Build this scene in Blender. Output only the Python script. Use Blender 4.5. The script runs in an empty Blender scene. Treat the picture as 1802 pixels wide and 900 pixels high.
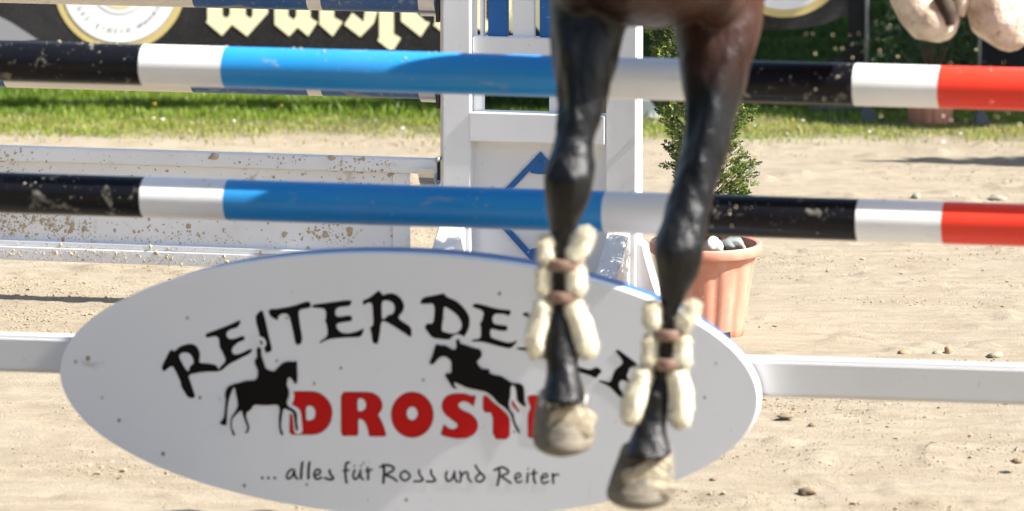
import bpy, bmesh, math, random
import numpy as np
from mathutils import Vector, Matrix, geometry, noise as mnoise
random.seed(7); rng = np.random.default_rng(11)
S = bpy.context.scene; COL = S.collection
R = math.radians
# ------------------------------------------------------------------ camera, sky, sun, exposure
FPX, H, HOR = 10080.0, 2.62, -950.0          # focal length in photo pixels, camera height, horizon row
PITCH = math.atan((450 - HOR) / FPX)
cam = bpy.data.cameras.new('camera'); camo = bpy.data.objects.new('camera', cam); COL.objects.link(camo)
camo.location = (0, 0, H); camo.rotation_euler = (math.pi/2 - PITCH, 0, 0)
cam.sensor_width = 36; cam.lens = 36 * FPX / 1802; cam.clip_start = 0.5; cam.clip_end = 2000
cam.dof.use_dof = True; cam.dof.focus_distance = 17.3; cam.dof.aperture_fstop = 4.2
S.camera = camo
SUN_EL, SUN_AZ = R(45), R(90 + 16)          # azimuth clockwise from +Y
SUN = Vector((math.sin(SUN_AZ)*math.cos(SUN_EL), math.cos(SUN_AZ)*math.cos(SUN_EL), math.sin(SUN_EL)))
wd = bpy.data.worlds.new('World'); S.world = wd; wd.use_nodes = True
wn = wd.node_tree; sky = wn.nodes.new('ShaderNodeTexSky'); sky.sky_type = 'NISHITA'; sky.sun_disc = False
sky.sun_elevation = SUN_EL; sky.sun_rotation = SUN_AZ; sky.air_density = 1.0; sky.dust_density = 1.5
wn.links.new(sky.outputs[0], wn.nodes['Background'].inputs[0]); wn.nodes['Background'].inputs[1].default_value = 0.078
sl = bpy.data.lights.new('sun', 'SUN'); sl.energy = 5.0; sl.angle = R(0.53); sl.color = (1.0, 0.96, 0.90)
slo = bpy.data.objects.new('sun', sl); COL.objects.link(slo)
slo.rotation_euler = (-SUN).to_track_quat('-Z', 'Y').to_euler()
S.view_settings.view_transform = 'Standard'; S.view_settings.look = 'None'
S.view_settings.exposure = 1.50; S.view_settings.gamma = 1.0
S.render.engine = 'CYCLES'; S.cycles.use_denoising = True; S.cycles.max_bounces = 6

# ------------------------------------------------------------------ projection helpers (measuring only)
_fw = Vector((0, math.cos(PITCH), -math.sin(PITCH))); _up = Vector((0, math.sin(PITCH), math.cos(PITCH)))
def ray(px, py): return _fw + Vector((1,0,0))*((px-901)/FPX) + _up*((450-py)/FPX)
def atD(px, py, D):
    r = ray(px, py); return Vector((0,0,H)) + r*(D/r.y)
def gnd(px, py, z=0.0):
    r = ray(px, py); return Vector((0,0,H)) + r*((z-H)/r.z)
YAW = R(14)
O1 = Vector((0, 14.0, 0)); O2 = Vector((0, 17.5, 0))     # anchor points of the front and the rear fence
_n = Vector((-math.sin(YAW), -math.cos(YAW), 0)); _u = Vector((math.cos(YAW), -math.sin(YAW), 0))
def fl(px, py, O, off=0.0):
    """pixel -> (x, z) on the fence plane through O, off metres in front of it"""
    o = O + _n*off; r = ray(px, py); t = ((o - Vector((0,0,H))).dot(_n))/r.dot(_n)
    P = Vector((0,0,H)) + r*t; d = P - O
    return d.dot(_u), d.z
# ------------------------------------------------------------------ object helpers
def tagp(o, label=None, cat=None, group=None, kind=None):
    if label: o['label'] = label
    if cat: o['category'] = cat
    if group: o['group'] = group
    if kind: o['kind'] = kind
    return o
def empty(name, loc=(0,0,0), rz=0.0):
    o = bpy.data.objects.new(name, None); COL.objects.link(o); o.location = loc; o.rotation_euler = (0,0,rz)
    o.empty_display_size = 0.1; return o
def link(name, me, mat, parent=None, smooth=None):
    if mat is not None and not me.materials: me.materials.append(mat)
    o = bpy.data.objects.new(name, me); COL.objects.link(o)
    if parent: o.parent = parent
    if smooth is not None: me.shade_smooth() if smooth else me.shade_flat()
    return o
class MB:
    def __init__(s): s.v = []; s.f = []
    def add(s, vs, fs):
        b = len(s.v); s.v += [tuple(v) for v in vs]; s.f += [tuple(i+b for i in f) for f in fs]; return s
    def box(s, x0, x1, y0, y1, z0, z1, M=None):
        vs = [Vector((x,y,z)) for z in (z0,z1) for y in (y0,y1) for x in (x0,x1)]
        if M: vs = [M @ v for v in vs]
        return s.add(vs, [(0,2,3,1),(4,5,7,6),(0,1,5,4),(2,6,7,3),(0,4,6,2),(1,3,7,5)])
    def prism(s, poly, y0, y1):
        """extrude an (x,z) polygon along y"""
        n = len(poly); vs = [(x,y0,z) for x,z in poly] + [(x,y1,z) for x,z in poly]
        tr = geometry.tessellate_polygon([[Vector((x,z,0)) for x,z in poly]])
        fs = [tuple(t) for t in tr] + [tuple(i+n for i in t[::-1]) for t in tr]
        fs += [(i,(i+1)%n,(i+1)%n+n,i+n) for i in range(n)]
        return s.add(vs, fs)
    def tube(s, pts, rad, seg=12, cap=True, ecc=None):
        pts = [Vector(p) for p in pts]; n = len(pts)
        if not hasattr(rad, '__len__'): rad = [rad]*n
        rings = []; prev = None
        for i,p in enumerate(pts):
            t = (pts[min(i+1,n-1)] - pts[max(i-1,0)]).normalized()
            if prev is None: a = t.orthogonal().normalized()
            else: a = (prev - t*prev.dot(t)).normalized()
            prev = a; b = t.cross(a)
            rings.append([p + (a*math.cos(2*math.pi*k/seg) + b*math.sin(2*math.pi*k/seg))*rad[i] for k in range(seg)])
        vs = [v for r in rings for v in r]; fs = []
        for i in range(n-1):
            for k in range(seg): fs.append((i*seg+k, i*seg+(k+1)%seg, (i+1)*seg+(k+1)%seg, (i+1)*seg+k))
        if cap: fs.append(tuple(range(seg))[::-1]); fs.append(tuple((n-1)*seg+k for k in range(seg)))
        return s.add(vs, fs)
    def rings(s, rings, cap=True):
        seg = len(rings[0]); n = len(rings); vs = [v for r in rings for v in r]; fs = []
        for i in range(n-1):
            for k in range(seg): fs.append((i*seg+k, i*seg+(k+1)%seg, (i+1)*seg+(k+1)%seg, (i+1)*seg+k))
        if cap: fs.append(tuple(range(seg))[::-1]); fs.append(tuple((n-1)*seg+k for k in range(seg)))
        return s.add(vs, fs)
    def mesh(s, name='mesh', bevel=0.0, fix=True):
        me = bpy.data.meshes.new(name); me.from_pydata([tuple(v) for v in s.v], [], s.f); me.update()
        if fix or bevel:
            bm = bmesh.new(); bm.from_mesh(me)
            bmesh.ops.recalc_face_normals(bm, faces=bm.faces)
            if bevel:
                ed = [e for e in bm.edges if len(e.link_faces)==2 and e.calc_face_angle(0) > 0.5]
                bmesh.ops.bevel(bm, geom=ed, offset=bevel, segments=2, affect='EDGES', clamp_overlap=True)
            bm.to_mesh(me); bm.free()
        return me
    def build(s, name, mat, parent=None, bevel=0.0, smooth=False):
        me = s.mesh(name, bevel)
        if bevel: smooth = True
        o = link(name, me, mat, parent, smooth)
        if bevel:
            me.set_sharp_from_angle(angle=R(40))
        return o
def npmesh(name, V, F, mat, parent=None, attr=None, smooth=False):
    V = np.asarray(V, np.float32); F = np.asarray(F, np.int32); k = F.shape[1]
    me = bpy.data.meshes.new(name); me.vertices.add(len(V)); me.vertices.foreach_set('co', V.ravel())
    me.loops.add(F.size); me.loops.foreach_set('vertex_index', F.ravel())
    me.polygons.add(len(F)); me.polygons.foreach_set('loop_start', np.arange(0, F.size, k, dtype=np.int32))
    me.polygons.foreach_set('use_smooth', np.full(len(F), smooth))
    me.update(calc_edges=True)
    if attr is not None:
        a = me.attributes.new('tint', 'FLOAT', 'POINT'); a.data.foreach_set('value', np.asarray(attr, np.float32))
    return link(name, me, mat, parent)
# ------------------------------------------------------------------ materials
class NT:
    def __init__(s, name):
        s.m = bpy.data.materials.new(name); s.m.use_nodes = True; s.t = s.m.node_tree
        s.p = s.t.nodes['Principled BSDF']; s.out = s.t.nodes['Material Output']
    def n(s, typ, **kw):
        x = s.t.nodes.new(typ)
        for k,v in kw.items(): setattr(x, k, v)
        return x
    def l(s, a, b): s.t.links.new(a, b)
    def coord(s, scale=(1,1,1)):
        if not hasattr(s, '_tc'):
            s._tc = s.n('ShaderNodeTexCoord'); s._co = s._tc.outputs['Object']
            if getattr(s, 'rand', False):      # every object gets its own stretch of the dirt pattern
                oi = s.n('ShaderNodeObjectInfo'); mu = s.n('ShaderNodeVectorMath', operation='SCALE'); mu.inputs[0].default_value = (31,17,23)
                s.l(oi.outputs['Random'], mu.inputs['Scale']); ad = s.n('ShaderNodeVectorMath', operation='ADD')
                s.l(s._co, ad.inputs[0]); s.l(mu.outputs[0], ad.inputs[1]); s._co = ad.outputs[0]
        mp = s.n('ShaderNodeMapping'); s.l(s._co, mp.inputs[0]); mp.inputs['Scale'].default_value = scale
        return mp.outputs[0]
    def noise(s, sc, det=4, rough=0.55, scale=(1,1,1), dist=0.0):
        x = s.n('ShaderNodeTexNoise'); s.l(s.coord(scale), x.inputs['Vector'])
        x.inputs['Scale'].default_value = sc; x.inputs['Detail'].default_value = det; x.inputs['Roughness'].default_value = rough
        x.inputs['Distortion'].default_value = dist
        return x.outputs[0]
    def ramp(s, fac, stops):
        x = s.n('ShaderNodeValToRGB'); s.l(fac, x.inputs[0]); e = x.color_ramp.elements
        while len(e) < len(stops): e.new(0.5)
        for i,(p,c) in enumerate(stops):
            e[i].position = p; e[i].color = (c,c,c,1) if not hasattr(c,'__len__') else (*c,1)
        return x.outputs[0]
    def mix(s, fac, a, b, mode='MIX'):
        x = s.n('ShaderNodeMix', data_type='RGBA', blend_type=mode)
        for sock,val in ((x.inputs[0],fac),(x.inputs[6],a),(x.inputs[7],b)):
            if hasattr(val,'links') or isinstance(val, bpy.types.NodeSocket): s.l(val, sock)
            elif hasattr(val,'__len__'): sock.default_value = (*val,1)
            else: sock.default_value = val
        return x.outputs[2]
    def math(s, op, a, b=0.0):
        x = s.n('ShaderNodeMath', operation=op)
        for sock,val in ((x.inputs[0],a),(x.inputs[1],b)):
            if isinstance(val, bpy.types.NodeSocket): s.l(val, sock)
            else: sock.default_value = val
        return x.outputs[0]
    def bump(s, hgt, dist, strength=1.0):
        x = s.n('ShaderNodeBump'); s.l(hgt, x.inputs['Height']); x.inputs['Distance'].default_value = dist
        x.inputs['Strength'].default_value = strength; s.l(x.outputs[0], s.p.inputs['Normal'])
    def base(s, c):
        if isinstance(c, bpy.types.NodeSocket): s.l(c, s.p.inputs['Base Color'])
        else: s.p.inputs['Base Color'].default_value = (*c,1)
    def rough(s, v):
        if isinstance(v, bpy.types.NodeSocket): s.l(v, s.p.inputs['Roughness'])
        else: s.p.inputs['Roughness'].default_value = v
MUD = (0.40, 0.31, 0.19)
def paint(name, col, rough=0.35, dirt=0.3, dscale=18.0, dcol=MUD, fade=0.12, streak=(1,1,1), fleck=0.5, spec=0.35, filmk=0.25):
    """weathered outdoor paint: slight colour drift, dust film, mud flecks with their own shape"""
    m = NT(name); m.rand = True
    c = m.mix(m.ramp(m.noise(3.0, 3), [(0.3,0.0),(0.75,1.0)]), col, tuple(min(1,x*(1-fade)+0.02*fade) for x in col))
    big = m.ramp(m.noise(dscale, 5, 0.62, streak, 0.6), [(0.69-0.22*dirt,0.0),(0.80-0.2*dirt,1.0)])
    fl_ = m.ramp(m.noise(dscale*5, 3, 0.6), [(0.71-0.09*fleck,0.0),(0.77-0.09*fleck,1.0)])
    film = m.ramp(m.noise(dscale*0.35, 4), [(0.45,0.0),(0.8,filmk*dirt)])
    m.p.inputs['Specular IOR Level'].default_value = spec
    c = m.mix(film, c, dcol); f = m.math('MAXIMUM', m.math('MULTIPLY', big, 0.75), m.math('MULTIPLY', fl_, 0.7))
    c = m.mix(f, c, dcol); m.base(c)
    m.rough(m.math('ADD', m.math('MULTIPLY', f, 0.5), rough)); m.bump(m.math('ADD', f, m.math('MULTIPLY', m.noise(60,2), 0.08)), 0.0015, 0.6)
    return m.m
def plain(name, col, rough=0.6, metal=0.0, var=0.15, sc=12.0, bump=0.0, bsc=80.0, spec=0.4):
    m = NT(name); m.p.inputs['Specular IOR Level'].default_value = spec; m.base(m.mix(m.noise(sc,4), tuple(x*(1-var) for x in col), tuple(min(1,x*(1+var)) for x in col)))
    m.rough(rough); m.p.inputs['Metallic'].default_value = metal
    if bump: m.bump(m.noise(bsc,5,0.65), bump)
    return m.m
WHITE = (0.80,0.80,0.79)
M = dict(
    white=paint('white_pole_paint', WHITE, 0.32, 0.22, 14, streak=(0.3,1,1), fleck=0.2),
    blue=paint('blue_pole_paint', (0.018,0.26,0.62), 0.33, 0.30, 15, dcol=(0.30,0.36,0.36), streak=(0.4,1,1), fleck=0.4),
    black=paint('black_pole_paint', (0.006,0.006,0.008), 0.34, 0.40, 16, dcol=(0.36,0.33,0.27), fleck=0.55, fade=0.0, spec=0.2, filmk=0.03),
    red=paint('red_pole_paint', (0.80,0.045,0.022), 0.35, 0.2, 13, streak=(0.3,1,1), fleck=0.25),
    wingwhite=paint('white_wing_paint', (0.84,0.85,0.86), 0.42, 0.05, 9, dcol=(0.30,0.26,0.2), fleck=0.25),
    footwhite=paint('glossy_foot_paint', (0.79,0.79,0.78), 0.14, 0.05, 20, dcol=(0.30,0.26,0.2), fleck=0.5),
    wingblue=paint('blue_wing_paint', (0.015,0.13,0.40), 0.38, 0.05, 10, dcol=(0.6,0.62,0.6), fleck=0.25),
    oldblue=paint('old_blue_pole_paint', (0.015,0.085,0.25), 0.42, 0.55, 14, dcol=(0.40,0.36,0.28), streak=(0.45,1,1), fleck=0.8),
    oldwhite=paint('old_cream_pole_paint', (0.74,0.70,0.62), 0.45, 0.3, 16, fleck=0.5),
    gate=paint('mud_spattered_white_paint', (0.84,0.86,0.89), 0.30, 0.34, 11, dcol=(0.46,0.37,0.25), fleck=0.75),
    sign=paint('white_sign_face', (0.76,0.785,0.83), 0.27, 0.10, 8, dcol=(0.5,0.47,0.42), fleck=0.05, spec=0.35, fade=0.04),
    signedge=plain('white_sign_edge', (0.80,0.80,0.80), 0.3, var=0.03),
    signblue=plain('blue_sign_edge', (0.04,0.13,0.38), 0.4, var=0.08),
    ink=plain('black_print', (0.004,0.004,0.004), 0.5, var=0.2, spec=0.12),
    inkred=plain('red_print', (0.52,0.008,0.008), 0.45, var=0.08, sc=6, spec=0.15),
    inkdark=plain('dark_red_outline', (0.07,0.008,0.012), 0.35),
    metal=plain('galvanised_metal', (0.55,0.56,0.58), 0.32, 0.9, sc=30),
    darkmetal=plain('dark_steel', (0.06,0.06,0.06), 0.45, 0.6),
    terra=None, banner=None)

def add_print(name, col): return plain(name, col, 0.4, var=0.04)
# sand
def ground_mat():
    m = NT('arena_sand_and_turf')
    n1 = m.noise(0.9, 4, 0.6, (1,2.2,1)); n2 = m.noise(7, 5, 0.65, (0.5,2.6,1)); n3 = m.noise(60, 4, 0.7); n4 = m.noise(260, 2, 0.7)
    c = m.mix(m.ramp(n1, [(0.3,0.0),(0.7,1.0)]), (0.350,0.305,0.230), (0.415,0.362,0.275))
    c = m.mix(m.ramp(n2, [(0.38,0.0),(0.66,1.0)]), c, (0.30,0.25,0.178))
    c = m.mix(m.ramp(n3, [(0.60,0.0),(0.78,0.55)]), c, (0.20,0.145,0.09))
    c = m.mix(m.ramp(n4, [(0.40,0.35),(0.62,0.0)]), c, (0.27,0.205,0.135))
    sep = m.n('ShaderNodeSeparateXYZ'); m.l(m.coord(), sep.inputs[0])
    # turf begins where the arena ends (slightly oblique, ragged edge)
    e = m.math('ADD', m.math('SUBTRACT', sep.outputs[1], 22.18), m.math('MULTIPLY', sep.outputs[0], 0.05))
    e = m.math('ADD', e, m.math('MULTIPLY', m.math('SUBTRACT', m.noise(5,4), 0.5), 0.9))
    g = m.ramp(e, [(0.0,0.0),(0.35,1.0)])
    soil = m.mix(m.noise(14,4), (0.085,0.075,0.035), (0.10,0.12,0.03))
    m.base(m.mix(g, c, soil)); m.rough(0.9); m.p.inputs['Specular IOR Level'].default_value = 0.25
    h = m.math('ADD', m.math('MULTIPLY', m.noise(24,6,0.72,(0.6,1.6,1)), 0.8), m.math('MULTIPLY', m.noise(140,4,0.75), 0.5))
    m.bump(h, 0.016, 1.0)
    return m.m
def grass_mat():
    m = NT('grass_blades'); at = m.n('ShaderNodeAttribute'); at.attribute_name = 'tint'
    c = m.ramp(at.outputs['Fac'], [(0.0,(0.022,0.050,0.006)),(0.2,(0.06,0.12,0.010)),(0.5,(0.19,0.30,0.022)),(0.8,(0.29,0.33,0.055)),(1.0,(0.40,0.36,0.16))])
    m.base(c); m.rough(0.5)
    tr = m.n('ShaderNodeBsdfTranslucent'); m.l(c, tr.inputs[0]); mx = m.n('ShaderNodeMixShader'); mx.inputs[0].default_value = 0.45
    m.l(m.p.outputs[0], mx.inputs[1]); m.l(tr.outputs[0], mx.inputs[2]); m.l(mx.outputs[0], m.out.inputs[0])
    return m.m
def leaf_mat(name, a, b, c_, trans=0.3):
    m = NT(name); at = m.n('ShaderNodeAttribute'); at.attribute_name = 'tint'
    c = m.ramp(at.outputs['Fac'], [(0.0,a),(0.6,b),(1.0,c_)]); m.base(c); m.rough(0.55)
    tr = m.n('ShaderNodeBsdfTranslucent'); m.l(c, tr.inputs[0]); mx = m.n('ShaderNodeMixShader'); mx.inputs[0].default_value = trans
    m.l(m.p.outputs[0], mx.inputs[1]); m.l(tr.outputs[0], mx.inputs[2]); m.l(mx.outputs[0], m.out.inputs[0])
    return m.m
GRASS = grass_mat(); SAND = ground_mat()
STONE = plain('pale_stone', (0.42,0.38,0.32), 0.8, var=0.3, sc=40, bump=0.003)
CLOD = plain('sand_clods', (0.34,0.275,0.185), 0.95, var=0.35, sc=25, bump=0.004, bsc=200)

# ------------------------------------------------------------------ numpy noise
def vnoise(x, y, seed=0):
    g = np.random.default_rng(seed).random((256,256)); xi = np.floor(x).astype(int); yi = np.floor(y).astype(int)
    fx = x-xi; fy = y-yi; fx = fx*fx*(3-2*fx); fy = fy*fy*(3-2*fy)
    a = g[xi&255, yi&255]; b = g[(xi+1)&255, yi&255]; c = g[xi&255, (yi+1)&255]; d = g[(xi+1)&255, (yi+1)&255]
    return (a*(1-fx)+b*fx)*(1-fy) + (c*(1-fx)+d*fx)*fy
def fbm(x, y, o=4, seed=0):
    s = 0; a = 0.5
    for i in range(o): s = s + a*(vnoise(x*2**i+13.7*i, y*2**i+5.1*i, seed+i)-0.5); a *= 0.55
    return s
def hgt(x, y):
    """arena surface: shallow harrow ridges, hoof scuffs; fades out away from the view"""
    ya = y + 0.25*x
    r = fbm(x*0.8, ya*5, 4, 1)*0.030 + fbm(x*9, y*14, 5, 5)*0.013 + np.maximum(fbm(x*5, ya*8, 3, 9)-0.12, 0)*0.09
    w = np.clip((22.6-y)/0.8, 0.15, 1); t = np.clip((16.6-y)/2.6, 0, 1)
    return r*w - 0.17*t*t*(3-2*t)          # the arena dips a little towards the camera
# ------------------------------------------------------------------ ground (one sheet to the horizon)
def axis(a, b, step, far_lo, far_hi):
    mid = np.arange(a, b+step/2, step); lo = []; d = step; p = a
    while p > far_lo: d *= 1.6; p -= d; lo.append(max(p, far_lo))
    hi = []; d = step; p = b
    while p < far_hi: d *= 1.6; p += d; hi.append(min(p, far_hi))
    return np.concatenate([lo[::-1], mid, hi])
gx = axis(-2.3, 2.3, 0.0125, -900, 900); gy = axis(13.9, 23.0, 0.015, -900, 900)
X, Y = np.meshgrid(gx, gy); Z = hgt(X, Y)*np.where((np.abs(X) < 6) & (Y > 10) & (Y < 30), 1.0, np.clip(1-(np.abs(X)-6)/20,0,1)*np.clip((Y+20)/30,0,1))
nx, ny = len(gx), len(gy); I = np.arange(nx*ny).reshape(ny, nx)
F = np.stack([I[:-1,:-1], I[:-1,1:], I[1:,1:], I[1:,:-1]], -1).reshape(-1,4)
g = npmesh('ground', np.stack([X,Y,Z],-1).reshape(-1,3), F, SAND, smooth=True); tagp(g, kind='structure')
# ------------------------------------------------------------------ clods
ICO_V = None
def ico():
    global ICO_V, ICO_F
    if ICO_V is None:
        bm = bmesh.new(); bmesh.ops.create_icosphere(bm, subdivisions=1, radius=1.0)
        ICO_V = np.array([v.co[:] for v in bm.verts]); ICO_F = np.array([[v.index for v in f.verts] for f in bm.faces]); bm.free()
    return ICO_V, ICO_F
def scatter_lumps(P, rad, flat=0.7, jit=0.35, seed=1):
    V, F = ico(); r = np.random.default_rng(seed); n = len(P)
    VV = V[None]*(1 + r.uniform(-jit, jit, (n, len(V), 1))); ax = r.uniform(0.6, 1.4, (n,1,3)); ax[...,2] *= flat
    VV = VV*ax*rad[:,None,None] + P[:,None,:]
    FF = F[None] + (np.arange(n)*len(V))[:,None,None]
    return VV.reshape(-1,3), FF.reshape(-1,3)
N = 190000
yy = rng.uniform(14.0, 22.4, N); xx = rng.uniform(-1, 1, N)*(yy*0.0895+0.15)
dens = np.clip(fbm(xx*1.2, (yy+0.25*xx)*3.2, 4, 31)*2.6+0.22, 0, 1)**1.3
keep = rng.random(N) < dens*0.75; xx = xx[keep]; yy = yy[keep]; n = len(xx)
rad = 0.0013 + 0.0028*rng.random(n)**2 + 0.006*rng.random(n)**26
V_, F_ = scatter_lumps(np.stack([xx, yy, hgt(xx,yy)+rad*0.25], -1), rad, 0.7, 0.4, 3)
o = npmesh('sand_clods', V_, F_, CLOD); tagp(o, 'crumbled damp sand clods strewn over the arena surface', 'sand', kind='stuff')
def gndh(px, py):
    z = 0.0
    for _ in range(6): P = gnd(px, py, z); z = float(hgt(np.array([P.x]), np.array([P.y]))[0])
    return gnd(px, py, z)
# ------------------------------------------------------------------ stones lying in the sand
def stone_mesh(rx, ry, rz, seed, sub=2):
    bm = bmesh.new(); bmesh.ops.create_icosphere(bm, subdivisions=sub, radius=1.0); off = Vector((seed*3.1, seed*1.7, 0))
    for v in bm.verts:
        d = 1 + 0.42*mnoise.noise(v.co*1.5+off) + 0.25*mnoise.noise(v.co*3.9+off)
        v.co = Vector((v.co.x*rx*d, v.co.y*ry*d, v.co.z*rz*d))
    me = bpy.data.meshes.new('stone'); bm.to_mesh(me); bm.free(); return me
SB = plain('brown_stone', (0.33,0.21,0.12), 0.75, var=0.25, sc=60, bump=0.002)
SG = plain('grey_stone', (0.25,0.23,0.17), 0.8, var=0.25, sc=50, bump=0.002)
SD = plain('dark_damp_clod', (0.20,0.145,0.09), 0.95, var=0.3, sc=60, bump=0.004)
for i,(px,py,w,h_,mt,lab,nm) in enumerate([
    (1591,624,22,13,SB,'flat brown stone in the sand, leftmost of the stones above the right plank','stone'),
    (1669,621,14,20,SB,'upright reddish brown stone standing on edge in the sand','stone'),
    (1649,624,18,13,SG,'small tan stone leaning beside the upright brown stone','stone'),
    (1751,629,30,17,SG,'big grey green stone in the sand above the right plank','stone'),
    (1422,868,34,15,SD,'large dark clod of earth at the bottom of the arena','clod of earth'),
    (1382,733,34,9,SD,'long dark clod just right of the oval sign tip','clod of earth'),
    (1430,750,16,10,SD,'small round dark clod below the right plank near the sign','clod of earth'),
    (1255,845,13,7,SD,'dark crumb of earth below the right end of the oval sign','clod of earth'),
    (1789,813,20,10,SD,'brown crumb of earth near the right edge of the photo','clod of earth'),
    (1612,349,16,16,SG,'pale clod on the far sand above the white pole section','clod of earth'),
    (1755,352,36,14,SG,'broad pale clod on the far sand above the red pole section','clod of earth')]):
    P = gndh(px, py); s = P.y/FPX
    o = link(nm if nm=='stone' else 'earth_clod', stone_mesh(w*s/2, w*s*0.45, h_*s/2, i+1), mt, None, True)
    o.location = (P.x, P.y, P.z + h_*s*0.12); tagp(o, lab, nm, 'stones and clods lying on the sand')

# ================================================================== striped poles of the front fence
def cyl_band(x0, x1, r, mat, parent, zc=0.0, yc=0.0, seg=56, capl=False, capr=False, name='painted_band'):
    xs = np.linspace(x0, x1, max(2, int((x1-x0)/0.05)+1)); rs = []
    for x in xs:
        rs.append([(x, yc+r*math.cos(2*math.pi*k/seg), zc+r*math.sin(2*math.pi*k/seg)) for k in range(seg)])
    mb = MB(); mb.rings(rs, cap=False); b = 0
    if capl: mb.f.append(tuple(range(seg)))
    if capr: mb.f.append(tuple((len(xs)-1)*seg+k for k in range(seg)))
    o = mb.build(name, mat, parent, smooth=True); o.data.set_sharp_from_angle(angle=R(40)); return o
def front_pole(bounds, py_c, label, slope=0.0):
    zc = fl(901, py_c, O1)[1]
    root = empty('striped_pole', O1 + Vector((0,0,zc)), -YAW); root.rotation_euler = (0, slope, -YAW)
    tagp(root, label, 'jump pole', 'striped poles of the front fence')
    mats = ['red','white','black','white','blue','white','black','white','red']
    for i,mk in enumerate(mats):
        a, b = bounds[i], bounds[i+1]
        o = cyl_band(a, b, 0.0515, M[mk], root, capl=(i==0), capr=(i==8))
        o['label'] = {'red':'bright red','white':'white','black':'black','blue':'blue'}[mk] + ' painted section'
    crumbs(root, bounds[0]+0.3, bounds[-1]-0.2, 1100, int(py_c), lambda x: 0.30-0.22*(x+1.4))
    return root
def bx(xs, y): return [fl(x, y, O1, 0.05)[0] for x in xs]
b1 = [-2.22] + bx([-197,-52,243,388,1053,1203,1499,1649], 130) + [1.72]
b2 = [-2.22] + bx([-195,-50,245,392,1058,1207,1505,1656], 370) + [1.72]
def crumbs(root, x0, x1, n, seed, dens):
    r = np.random.default_rng(seed); x = r.uniform(x0, x1, n); k = r.random(n) < np.clip(dens(x) + fbm(x*6, x*0+seed, 3, seed)*2.0, 0.02, 1); x = x[k]; n = len(x)
    a = R(90)+r.normal(0,0.55,n); rad = 0.0010+0.0035*r.random(n)**3
    P = np.stack([x, -0.0515*np.cos(a), 0.0515*np.sin(a)], -1)
    V_, F_ = scatter_lumps(P, rad, 0.8, 0.35, seed); tagp(npmesh('dried_mud', V_, F_, POLEMUD, root), kind='stuff')
POLEMUD = plain('pole_mud', (0.42,0.36,0.27), 0.95, var=0.35, sc=60)
front_pole(b1, 132.5, 'upper striped jump pole in black, white, blue and red, held above the lower one', 0.0012)
front_pole(b2, 368, 'lower striped jump pole in black, white, blue and red, just above the oval sign', -0.0004)
ZU = fl(901,132.5,O1)[1]; ZL = fl(901,368,O1)[1]
# ================================================================== oval sign on its plank
sg = empty('oval_sign', O1, -YAW)
tagp(sg, 'oval white advertising board with black and red print on a white plank below the poles', 'sign')
YF = -0.180
SO = -YF   # offset of the board face in front of the fence plane
EX = (fl(1333,698,O1,SO)[0]+fl(106,664,O1,SO)[0])/2; EZ = fl(720,680,O1,SO)[1]; EA = (fl(1333,698,O1,SO)[0]-fl(106,664,O1,SO)[0])/2; EB = (fl(720,449,O1,SO)[1]-fl(720,911,O1,SO)[1])/2
def ell(a, b, cx=0, cz=0, n=160): return [(EX+cx+a*math.cos(2*math.pi*k/n), EZ+cz+b*math.sin(2*math.pi*k/n)) for k in range(n)]
pL, pR = fl(0,590,O1,0.122), fl(1802,646,O1,0.122); pLb = fl(0,655,O1,0.122)
pl = MB(); pl.box(-2.25, 1.75, -0.122, -0.066, pLb[1]-pL[1], 0.0)
for v in range(len(pl.v)):
    x,y,z = pl.v[v]; pl.v[v] = (x,y,z+pL[1]+(pR[1]-pL[1])*(x-pL[0])/(pR[0]-pL[0]))
pl.build('plank', paint('white_plank_paint', (0.70,0.705,0.71), 0.38, 0.15, 12, fleck=0.25), sg, bevel=0.009)
fb = MB().prism(ell(EA,EB), YF, -0.131).build('board', M['sign'], sg, bevel=0.008)
fb.data.materials.append(M['signedge'])
for p in fb.data.polygons:
    if abs(p.normal.y) < 0.85: p.material_index = 1
MB().prism(ell(EA-0.020,EB-0.001,-0.005,0.002), -0.1305, -0.060).build('rim', M['signblue'], sg, bevel=0.006)['label'] = 'blue painted rear edge of the oval board'
def Zm(x0, y0, s, pts): return [(x0+x/s, y0+y/s) for x,y in pts]
def chaikin(p, k=1):
    for _ in range(k):
        q = []; n = len(p)
        for i in range(n):
            a = p[i]; b = p[(i+1)%n]
            q.append((a[0]*.8+b[0]*.2, a[1]*.8+b[1]*.2)); q.append((a[0]*.2+b[0]*.8, a[1]*.2+b[1]*.8))
        p = q
    return p
def flat_print(name, loops, y, mat, parent, O=O1, off=None, th=0.0006, sm=1, conv=None):
    """thin printed shape; loops = outer + holes in photo pixels"""
    cv = conv or (lambda p: fl(p[0], p[1], O, off))
    L = [[cv(p) for p in (chaikin(l, sm) if sm else l)] for l in loops]
    vs3 = [[Vector((x,z,0)) for x,z in l] for l in L]; tr = geometry.tessellate_polygon(vs3)
    flat = [p for l in L for p in l]; n = len(flat)
    mb = MB(); vs = [(x,y-th,z) for x,z in flat] + [(x,y,z) for x,z in flat]; fs = [tuple(t) for t in tr]; b = 0
    for l in L:
        m_ = len(l); fs += [(b+i, b+(i+1)%m_, b+(i+1)%m_+n, b+i+n) for i in range(m_)]; b += m_
    mb.add(vs, fs); return mb.build(name, mat, parent)
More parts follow.
